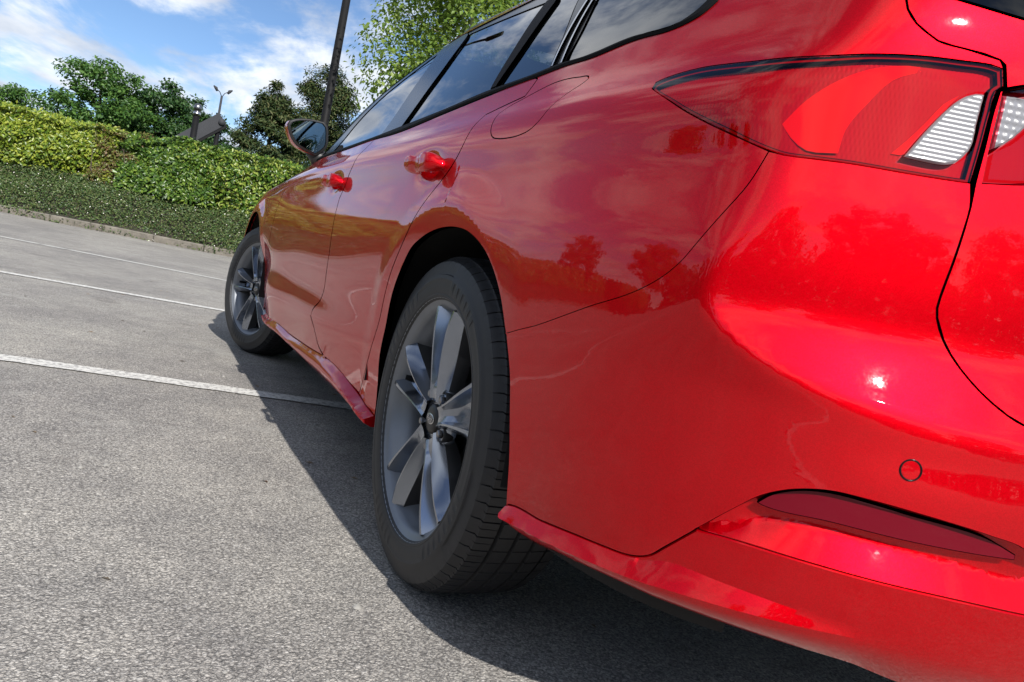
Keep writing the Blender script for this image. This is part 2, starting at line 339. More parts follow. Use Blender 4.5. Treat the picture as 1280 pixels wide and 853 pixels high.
fv = cover(650, -5, 7.5, .03); fo = tri_mesh('white_flowers', fv[0] + np.array([-.02, 0, .035]), fv[1], M['flower']); tag(fo, kind='stuff')
# clipped hedge, shrub by shrub
def hedge(name, label, t0, t1, h0, h1, n0, n1, nl, size, mat, seed, bare=0., lowcut=0.1):
    """h0, h1: heights of the top above ground at t0, t1 ; n0..n1 depth behind the kerb"""
    root = empty(name, kp((t0 + t1) / 2, (n0 + n1) / 2, .85)); R = np.array(root.location)
    tag(root, label, 'hedge', 'hedge plants along the kerb')
    t = rng.uniform(t0 - .15, t1 + .15, nl); face = rng.random(nl); u = rng.random(nl)
    top = h0 + (h1 - h0) * (t - t0) / (t1 - t0)
    zb = bank_z(t, np.full(nl, n0)) + lowcut
    n = np.where(face < .62, n0, n0 + (n1 - n0) * u); z = np.where(face < .62, zb + (top - zb) * u ** .9, top)
    rnd = np.clip((z - (top - .35)) / .35, 0, 1); n = np.where(face < .62, n + .22 * rnd ** 2, n)
    q = np.stack([t * 1.5, n * 1.5, z * 1.9], 1); f = fnoise(q, seed) * .16 + fnoise(q * 2.7, seed + 1) * .13
    depth = rng.exponential(.055, nl); off = f - depth
    n = np.where(face < .62, n - off, n); z = np.where(face >= .62, z + off * .75, z + .03 * rng.normal(size=nl))
    if bare: keep = fnoise(q * 1.7, seed + 5) > -1 + bare; t, n, z, face = t[keep], n[keep], z[keep], face[keep]
    P = np.array([kp(a, b, c) for a, b, c in zip(t, n, z)]) - R
    Nn = np.where((face < .62)[:, None], np.array([-KN[0], -KN[1], .55]), np.array([-KN[0] * .3, -KN[1] * .3, 1.]))
    V, T = leaves(P, Nn + rng.normal(size=(len(P), 3)) * .35, size, .52)
    tri_mesh('foliage', V, T, mat, root)['kind'] = 'stuff'
    # solid dark core, unseen, added to block light through the leaves
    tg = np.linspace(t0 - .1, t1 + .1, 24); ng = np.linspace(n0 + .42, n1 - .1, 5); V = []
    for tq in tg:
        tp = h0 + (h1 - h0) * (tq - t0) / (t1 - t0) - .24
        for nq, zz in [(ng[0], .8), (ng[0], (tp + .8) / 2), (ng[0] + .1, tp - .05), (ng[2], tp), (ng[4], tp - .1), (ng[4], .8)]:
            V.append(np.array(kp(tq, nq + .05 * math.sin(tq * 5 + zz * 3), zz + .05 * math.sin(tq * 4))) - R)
    mesh_obj('light_block_core', V, grid_faces(24, 6), M['soil'], root, smooth=True)
    parts = []
    for k in range(int((t1 - t0) * 9) + 2 if bare else 2):
        tq = rng.uniform(t0, t1); b0 = np.array(kp(tq, n0 + .15, bank_z(tq, n0) - .05)) - R
        e0 = np.array(kp(tq + rng.normal() * .3, n0 - .02 + rng.random() * .12, rng.uniform(1.2, h1 - .2))) - R
        parts.append(tube([b0, (b0 + e0) / 2 + rng.normal(size=3) * .05, e0], [.014, .010, .005], 5))
    if parts: mesh_obj('branch', *merge(parts), M['bark'], root, smooth=True)['kind'] = 'stuff'
    return root
M['hy'] = leaf_mat('yellow_green_leaf', [(.06, .12, .014), (.13, .21, .022), (.24, .31, .032), (.36, .40, .06), (.10, .18, .024)], .3, .35, .5)
M['hg'] = leaf_mat('mid_green_leaf', [(.03, .075, .014), (.07, .15, .022), (.12, .21, .026), (.23, .31, .045), (.34, .39, .09)], .3, .32, .5)
M['hb'] = leaf_mat('brown_tipped_leaf', [(.17, .08, .05), (.10, .12, .02), (.13, .16, .025), (.20, .10, .06), (.09, .13, .02), (.19, .19, .04)], .2)
M['hd'] = leaf_mat('dark_green_leaf', [(.024, .062, .012), (.06, .13, .02), (.10, .185, .025), (.19, .27, .04)], .25, .35, .5)
hedge('hedge', 'yellow green clipped hedge at the far left above the ground cover', 1.05, 9.0, 1.98, 2.18, 1.15, 2.6, 36000, .085, M['hy'], 11)
hedge('hedge', 'brown tipped thinning shrub between the yellow hedge and the green hedge', .5, 1.15, 1.98, 2.0, 1.18, 2.5, 6500, .065, M['hb'], 23, bare=.45, lowcut=.1)
hedge('hedge', 'dark green section of hedge just right of the brown shrub', -.95, .62, 2.0, 1.98, 1.05, 2.5, 10500, .085, M['hd'], 31)
hedge('hedge', 'bright green clipped hedge running behind the front of the red car', -9.5, -.45, 2.22, 2.0, .98, 2.5, 40000, .088, M['hg'], 47, lowcut=-.15)
hedge('hedge', 'green clipped hedge beyond the left edge of the car park', 9.0, 42.0, 2.2, 2.3, 1.1, 2.6, 30000, .13, M['hg'], 53)
# trees
def trunk_mesh(h, r0, limbs, seed, lean=(0, 0), spread=1.0, low=.25):
    r = np.random.default_rng(seed); parts = []; main = [(lean[0] * k / 6 + r.normal() * .03 * h / 6, lean[1] * k / 6 + r.normal() * .03 * h / 6, h * .92 * k / 6) for k in range(7)]
    parts.append(tube(main, [r0 * (1 - .85 * k / 6) for k in range(7)], 9)); tips = []
    for k in range(limbs):
        q = low + (.95 - low) * (k + .5) / limbs; i = min(5, int(q * 6)); w = q * 6 - i; b = np.array(main[i]) * (1 - w) + np.array(main[i + 1]) * w
        a = k * 2.4 + r.normal() * .4; L = spread * (1.15 - q * .8) * r.uniform(.75, 1.2); e = b + np.array([math.cos(a) * L, math.sin(a) * L, L * r.uniform(.25, .75)]); m = (b + e) / 2 + np.array([0, 0, .08 * L])
        rr = r0 * .42 * (1 - .6 * q); parts.append(tube([b, m, e], [rr, rr * .65, rr * .25], 6)); tips += [m, e, (m + e) / 2]
    return merge(parts), np.array(tips), np.array(main)
def tree(name, label, loc, h, r0, crown_r, nl, size, mat, bark, seed, cz=(.25, 1.0), shape='round', clumps=95, group=None, droop=None, aspect=.55, gap=0., cat='tree'):
    root = empty(name, loc); tag(root, label, cat, group)
    (tv, tf), tips, main = trunk_mesh(h, r0, 12, seed, spread=crown_r * .95, low=cz[0])
    mesh_obj('trunk', tv, tf, bark, root, smooth=True)
    r = np.random.default_rng(seed + 1); C = []; S = []
    while len(C) < clumps:
        p = r.uniform(-1, 1, 3)
        if np.linalg.norm(p) > 1 or np.linalg.norm(p) < .35: continue
        zq = (p[2] + 1) / 2; k = 1.0
        if shape == 'pine': k = (1 - zq * .62) * (1 if zq > .08 else .7)
        elif shape == 'spire': k = 1.05 - zq * .95
        C.append((p[0] * crown_r * k, p[1] * crown_r * k, h * (cz[0] + (cz[1] - cz[0]) * zq))); S.append(crown_r * r.uniform(.15, .31))
    C = np.concatenate([np.array(C), tips]); S = np.concatenate([np.array(S), np.full(len(tips), crown_r * .17)])
    idx = r.integers(0, len(C), nl); d = r.normal(size=(nl, 3)); d /= np.linalg.norm(d, axis=1, keepdims=True)
    rad = r.random(nl) ** .45; flat = np.array([1, 1, .62 if shape != 'weep' else 1.1])
    P = C[idx] + d * (S[idx] * rad)[:, None] * flat
    if shape == 'weep': P[:, 2] -= r.random(nl) ** 2 * S[idx] * 1.3
    out = P - np.array([0, 0, h * .45]); out /= np.linalg.norm(out, axis=1, keepdims=True)
    V, T = leaves(P, d * .6 + out * .5 + np.array([0, 0, .5]), size, aspect, droop=droop, jit=.5)
    tri_mesh('crown', V, T, mat, root)['kind'] = 'stuff'
    return root
def copy_tree(root, loc, rz, sc, label=None):
    c = root.copy(); COL.objects.link(c); c.location = loc; c.rotation_euler = (0, 0, rz); c.scale = (sc, sc, sc)
    if label: c['label'] = label
    for ch in list(root.children):
        d = ch.copy(); COL.objects.link(d); d.parent = c
    return c
M['tl'] = leaf_mat('fresh_tree_leaf', [(.03, .085, .02), (.05, .13, .025), (.09, .19, .035), (.13, .24, .05)], .35)
M['tm'] = leaf_mat('deep_tree_leaf', [(.018, .055, .018), (.03, .085, .022), (.055, .12, .03), (.08, .16, .04)], .3)
M['tp'] = leaf_mat('pine_needle', [(.012, .028, .010), (.028, .052, .016), (.05, .082, .024), (.085, .105, .034), (.11, .105, .045)], .15, .6, .25)
M['tb'] = leaf_mat('birch_leaf', [(.07, .14, .02), (.13, .22, .03), (.20, .30, .05), (.28, .37, .09)], .45)
grp = 'leafy trees beyond the hedge'
tA = tree('leafy_tree', 'tallest rounded pale green tree rising above the hedge on the left', (37.4, 3.7, 0), 6.4, .16, 2.15, 17000, .17, M['tl'], M['bark'], 101, group=grp)
tB = tree('leafy_tree', 'deep green tree just right of the tallest rounded tree', (38.6, 1.5, 0), 6.3, .16, 2.0, 15000, .17, M['tm'], M['bark'], 111, cz=(.2, 1.0), group=grp)
copy_tree(tB, (39.8, .2, 0), 1.9, .98, 'deep green tree directly behind the globe topped lamp post')
copy_tree(tB, (38.8, -.9, 0), 3.9, .86, 'deep green tree behind the tall double armed street lamp')
copy_tree(tB, (37.9, -2.1, 0), .6, .70, 'low deep green tree between the street lamp and the pines')
copy_tree(tB, (40.5, 2.6, 0), 5.1, .86, 'deep green tree half hidden behind the tallest rounded tree')
copy_tree(tA, (44.0, 7.4, 0), 2.2, .80, 'low pale green tree at the far left edge of the view')
copy_tree(tA, (46.0, 5.9, 0), 4.0, .70, 'small pale green tree in the gap left of the tallest rounded tree')
gp = 'dark pines beyond the hedge'
tree('pine_tree', 'left and lower of the two dark pines behind the black lamp pole', (30.6, -2.5, 0), 6.2, .17, 1.65, 30000, .16, M['tp'], M['bark'], 131, cz=(.22, 1.0), shape='pine', clumps=85, group=gp, aspect=.30)
tree('pine_tree', 'right and taller of the two dark pines, directly behind the black lamp pole', (32.1, -4.6, 0), 7.6, .2, 2.35, 38000, .16, M['tp'], M['bark'], 141, cz=(.2, 1.0), shape='pine', clumps=100, group=gp, aspect=.30)
tree('birch_tree', 'light leaved birch with thin pale branches rising behind the car roof', (11.75, -3.15, 0), 6.4, .09, 1.9, 27000, .085, M['tb'], M['birch'], 151, cz=(.42, 1.05), shape='weep', clumps=85, droop=-.5, aspect=.62)
# trees round the rest of the car park (seen mirrored in the paint)
gs = 'trees round the open side of the car park'
ring = [(24, 22, 5.4), (20, 29, 6.6), (13, 33, 6.0), (5, 34, 6.8), (-3, 33, 7.4), (-10, 30, 6.6), (-17, 27, 7.6), (-24, 22, 8.0), (-29, 15, 7.4), (-32, 8, 8.4), (-34, 1, 7.0), (-33, -6, 8.2), (-30, -13, 7.6), (8, 37, 7.4), (-26, 27, 8.4), (-37, 5, 9.2)]
lab = ['just past the end of the far hedge', 'second from the end of the far hedge', 'third from the end of the far hedge', 'at the middle of the left side of the car park', 'just behind the middle of the left side', 'sixth from the far hedge', 'seventh from the far hedge', 'near the rear left corner of the car park',
       'first along the rear of the car park', 'second along the rear of the car park', 'directly behind the red car', 'behind the right of the red car', 'at the rear right corner of the car park', 'set back behind the middle of the left side', 'set back at the rear left corner', 'set back behind the rear row']
for k, ((x, y, h), lb) in enumerate(zip(ring, lab)):
    copy_tree(tA if k % 3 else tB, (x, y, 0), k * 1.3, h / 5.4, 'leafy tree ' + lb)['group'] = gs
def treeline(n):
    a = rng.uniform(math.radians(58), math.radians(250), n); R = rng.uniform(35, 43, n); q = np.stack([np.cos(a) * 5, np.sin(a) * 5, a * 0], 1)
    top = 5.0 + 1.4 * fnoise(q * 2.2, 77) + .7 * fnoise(q * 6, 78); z = rng.random(n) ** .8 * top
    P = np.stack([R * np.cos(a) + 1.2 * fnoise(np.stack([a * 20, z, R * .3], 1), 5), R * np.sin(a), z], 1); Nn = np.stack([-np.cos(a), -np.sin(a), np.full(n, .5)], 1)
    return leaves(P, Nn, .55, .7)
tvv, ttf = treeline(34000); tag(tri_mesh('treeline', tvv, ttf, M['tm']), kind='stuff')
# black lamp pole, globe lamp, street lamp, slanted board
lp = tag(empty('lamp_pole', (14.35, -1.46, 0)), 'tall black tapered lamp pole rising behind the door mirror', 'lamp pole')
mesh_obj('pole', *tube([(0, 0, 0), (0, 0, 1.2), (0, 0, 1.25), (0, 0, 7.5)], [.105, .10, .088, .070], 16), M['pole'], lp, smooth=True)
mesh_obj('lamp_head', *merge([box((-.28, 0, 7.5), (.75, .26, .10), .03), tube([(0, 0, 7.3), (0, 0, 7.5)], .075, 12)]), M['pole'], lp)
mesh_obj('base_collar', *tube([(0, 0, .02), (0, 0, .35), (0, 0, .4)], [.14, .14, .11], 16), M['pole'], lp, smooth=True)
gl = tag(empty('globe_lamp', (22.6, .47, 0)), 'short black lamp post with a round silver cap behind the hedge', 'lamp post')
mesh_obj('post', *tube([(0, 0, 0), (0, 0, 3.38)], [.10, .085], 12), M['pole'], gl, smooth=True)
mesh_obj('neck', *tube([(0, 0, 3.36), (0, 0, 3.46)], [.11, .10], 12), M['steel'], gl, smooth=True)
th = np.linspace(0, math.pi, 12); gvv, gff = lathe([(.118 * math.sin(t) + 1e-4, 3.57 - .125 * math.cos(t)) for t in th], 18, 'z'); mesh_obj('globe', gvv, gff, M['nut'], gl, smooth=True)
sl = tag(empty('street_lamp', (43.5, -1.38, 0)), 'far slim street lamp with two curved arms above the trees', 'street lamp')
mesh_obj('pole', *tube([(0, 0, 0), (0, 0, 7.05)], [.10, .055], 10), M['grey'], sl, smooth=True)
for s in (1, -1):
    mesh_obj('arm', *tube([(0, 0, 7.0), (0, s * .12, 7.22), (0, s * .28, 7.34)], [.022, .02, .02], 8), M['grey'], sl, smooth=True)
    mesh_obj('lamp_head', *tube([(0, s * .26, 7.24), (0, s * .34, 7.38), (0, s * .47, 7.47)], [.05, .085, .03], 10), M['grey'], sl, smooth=True)
sb = tag(empty('slanted_board', (24.55, .1, 0)), 'dark grey slanted board rising behind the hedge beside the globe lamp', 'grey_board')  # plain slanted board, its use left open
A = np.array([0, .62, 2.72]); B = np.array([0, -.42, 3.66]); d = (B - A) / np.linalg.norm(B - A); nrm = np.array([0, -d[2], d[1]]); rot = np.stack([np.array([1., 0, 0]), d, nrm], 1)
mesh_obj('board', *box((A + B) / 2, (.10, 1.45, .40), .02, rot), M['grey'], sb)
mesh_obj('underside', *box((A + B) / 2 - nrm * .235 if nrm[2] > 0 else (A + B) / 2 + nrm * .235, (.14, 1.40, .07), .01, rot), M['pole'], sb)
mesh_obj('end_cap', *tube([B + np.array([-.1, 0, -.08]), B + np.array([.1, 0, -.10])], .10, 14), M['grey'], sb, smooth=True)
mesh_obj('post', *tube([(0.05, -.36, 0), (0.05, -.36, 3.5)], .07, 10), M['pole'], sb, smooth=True)
# ================= car =================
# ---- body surface -------------------------------------------------
def nspline(x, y, q):
    """natural cubic spline through (x, y[..., k]) at q; y may have leading dims"""
    x = np.asarray(x, float); y = np.asarray(y, float); n = len(x)
    h = np.diff(x); A = np.zeros((n, n)); A[0, 0] = A[-1, -1] = 1
    B = np.zeros((n,) + y.shape[:-1])
    yt = np.moveaxis(y, -1, 0)
    for i in range(1, n - 1):
        A[i, i - 1] = h[i - 1]; A[i, i] = 2 * (h[i - 1] + h[i]); A[i, i + 1] = h[i]
        B[i] = 6 * ((yt[i + 1] - yt[i]) / h[i] - (yt[i] - yt[i - 1]) / h[i - 1])
    M = np.linalg.solve(A, B.reshape(n, -1)).reshape(B.shape)
    q = np.asarray(q, float)
    i = np.clip(np.searchsorted(x, q) - 1, 0, n - 2)
    t = q - x[i]; u = x[i + 1] - q; hh = h[i]
    sh = (len(q),) + (1,) * (yt.ndim - 1)
    t = t.reshape(sh); u = u.reshape(sh); hh = hh.reshape(sh)
    r = M[i] * u ** 3 / (6 * hh) + M[i + 1] * t ** 3 / (6 * hh) + (yt[i] / hh - M[i] * hh / 6) * u + (yt[i + 1] / hh - M[i + 1] * hh / 6) * t
    return np.moveaxis(r, 0, -1)
def sstep(a, b, v):
    t = np.clip((v - a) / (b - a), 0, 1); return t * t * (3 - 2 * t)
SX = [-.95, -.72, -.5, -.2, .15, .5, .95, 1.5, 2.0, 2.45, 2.9, 3.3, 3.6]
ZL = [  # heights of the long lines, one row per line, one column per station
 [.14]*13, [.25]*13, [.32]*13, [.39]*13, [.455]*13, [.53]*13, [.61]*13, [.70]*13, [.79]*13,
 [.890,.888,.887,.885,.882,.880,.876,.868,.855,.838,.825,.818,.815],
 [.906,.904,.903,.901,.898,.896,.892,.884,.871,.853,.84,.833,.83],
 [.998,.994,.984,.966,.956,.951,.947,.946,.944,.89,.875,.865,.86],
 [1.18,1.18,1.18,1.18,1.18,1.18,1.18,1.17,1.14,1.05,.95,.91,.89],
 [1.36,1.37,1.38,1.38,1.38,1.38,1.38,1.35,1.28,1.15,1.0,.95,.93]]
YL = [
 [.79,.815,.84,.852,.855,.858,.86,.86,.86,0.830,.85,.78,.66],
 [.80,.835,.862,.875,.868,.870,.880,.880,.880,0.840,.87,.80,.68],
 [.81,.848,.876,.892,.878,.880,.894,.897,.897,0.846,.88,.815,.70],
 [.815,.856,.884,.902,.885,.892,.9085,.910,.9095,0.857,.885,.82,.71],
 [.815,.860,.889,.9055,.891,.895,.902,.902,.902,0.870,.887,.82,.71],
 [.81,.862,.892,.908,.900,.9035,.909,.9095,.909,0.889,.887,.82,.71],
 [.803,.861,.893,.9085,.9075,.910,.9125,.9125,.911,.907,.887,.82,.70],
 [.795,.856,.889,.904,.9075,.9085,.9085,.908,.906,.901,.88,.81,.69],
 [.785,.845,.878,.893,.8985,.8985,.898,.896,.892,.886,.865,.79,.67],
 [.77,.829,.861,.876,.882,.882,.881,.877,.868,.856,.835,.77,.65],
 [.755,.815,.849,.865,.870,.870,.868,.862,.852,.838,.815,.75,.63],
 [.70,.765,.806,.830,.839,.839,.829,.812,.79,.77,.75,.68,.56],
 [.60,.645,.685,.702,.710,.711,.708,.700,.675,.62,.58,.52,.42],
 [.45,.49,.53,.55,.558,.56,.56,.55,.52,.47,.43,.39,.31]]
GX0, GZ0, GDX, GDZ = -1.0, .12, .02, .004
_gx = GX0 + GDX * np.arange(236); _gz = GZ0 + GDZ * np.arange(330)
_zl = nspline(SX, np.array(ZL), _gx); _yl = nspline(SX, np.array(YL), _gx)
GRID = np.stack([nspline(_zl[:, i], _yl[:, i], _gz) for i in range(len(_gx))])   # [x, z]
def bicubic(G, u, v):
    i = np.clip(np.floor(u).astype(int), 1, G.shape[0] - 3); j = np.clip(np.floor(v).astype(int), 1, G.shape[1] - 3)
    a = u - i; b = v - j
    def w(t): return (-.5*t+t*t-.5*t**3, 1-2.5*t*t+1.5*t**3, .5*t+2*t*t-1.5*t**3, -.5*t*t+.5*t**3)
    wa, wb = w(a), w(b); r = 0
    for m in range(4):
        for n in range(4): r = r + wa[m] * wb[n] * G[i + m - 1, j + n - 1]
    return r
HUBZ = .318
def side_y(x, z):
    y = bicubic(GRID, (np.clip(x, -.97, 3.66) - GX0) / GDX, (np.clip(z, .13, 1.42) - GZ0) / GDZ)
    for cx in (0., 2.70):
        r = np.hypot(x - cx, z - HUBZ)
        w = 1 - sstep(.388, .462 + .02 * (x < cx) * (cx == 0.), r)
        if cx == 0.: w = w * (1 - .8 * sstep(.58, .46, z) * (x < 0))
        w = w * (1 - .9 * sstep(.64, .44, z) * (x > cx) * (cx == 0.)) * (1 - .95 * sstep(.66, .46, z) * (x < cx) * (cx > 1.))
        y = y + w * (.9125 - (.009 * sstep(-.08, -.33, x - cx) if cx == 0. else 0.) - .10 * np.clip(.405 - r, 0, .06) * (z > HUBZ) - y)
    for hx, hz in ((.180, .806), (1.045, .797)): y = y - .015 * np.exp(-((x - hx) / .052) ** 2 - ((z - hz) / .021) ** 2)
    return y
RZ = [.12, .40, .45, .48, .51, .54, .57, .60, .63, .66, .70, .74, .795, .86, .92, .97, 1.05, 1.2, 1.42]
RX = [-1.2, -1.10, -1.06, -1.04, -1.022, -1.012, -.9985, -.986, -.9775, -.977, -.977, -.976, -.972, -.968, -.966, -.96, -.935, -.86, -.72]   # scooped tail under and above the lamps
BZ = [.12, .18, .24, .30, .38, .44, .48, .60, .75, 1.0, 1.45]
BX = [-.90, -.93, -.962, -.99, -1.006, -1.013, -1.015, -1.018, -1.02, -1.02, -1.02]                   # bumper corner
_rz = np.arange(.1, 1.46, .004); _rx = nspline(RZ, np.array(RX), _rz); _bx = nspline(BZ, np.array(BX), _rz)
KZ = [.1, .40, .48, .54, .58, .62, .66, 1.5]; KV = [.28, .27, .27, .25, .17, .08, .03, .03]
JZ = [.1, .50, .54, .58, .62, .68, .72, .80, .95, 1.5]; JV = [.05, .05, .022, .009, .009, .012, .04, .06, .06, .14]
_kv = np.convolve(np.pad(np.interp(_rz, KZ, KV), 6, 'edge'), np.hanning(15)[1:-1] / np.hanning(15).sum(), 'valid'); _jv = np.convolve(np.pad(np.interp(_rz, JZ, JV), 6, 'edge'), np.hanning(15)[1:-1] / np.hanning(15).sum(), 'valid')
def lut(tab, z): return bicubic(np.stack([tab] * 4), np.full(np.shape(z), 1.5), (z - .1) / .004)
def smin(a, b, k):
    h = np.maximum(k - np.abs(a - b), 0) / k
    return np.minimum(a, b) - h * h * h * k / 6
def comps(x, y, z):
    bow = .25 * y ** 2 + .13 * y ** 4
    return smin(side_y(x, z) - y, x - lut(_bx, z) - bow, lut(_kv, z)), x - lut(_rx, z) - bow
def field(x, y, z):
    """positive inside the body (left half)"""
    b, s = comps(x, y, z)
    return smin(b, s, lut(_jv, z))
# walk along the skin at constant height: s >= 0 is x = s - XC ; 0..-SA the corner fan ; below that the rear
XC, YC, SA = -.40, .45, .70
def s_ray(s):
    s = np.asarray(s, float)
    th = np.clip(-s / SA, 0, 1) * (math.pi / 2)
    ox = np.where(s > 0, XC + s, XC); oy = np.where(s < -SA, YC + s + SA, np.where(s > 0, 0., YC)); 
    return ox, oy, -np.sin(th), np.cos(th)
def solve(s, z):
    s = np.asarray(s, float); z = np.asarray(z, float)
    ox, oy, dx, dy = s_ray(s)
    a = np.zeros_like(s); b = np.full_like(s, 1.3)
    for _ in range(40):
        m = (a + b) / 2; f = field(ox + m * dx, oy + m * dy, z)
        a = np.where(f > 0, m, a); b = np.where(f > 0, b, m)
    return np.stack([ox + a * dx, oy + a * dy, z], -1)
def normal(P):
    e = 1e-3; x, y, z = P[..., 0], P[..., 1], P[..., 2]
    g = np.stack([field(x + e, y, z) - field(x - e, y, z), field(x, y + e, z) - field(x, y - e, z), field(x, y, z + e) - field(x, y, z - e)], -1)
    return -g / np.linalg.norm(g, axis=-1, keepdims=True)

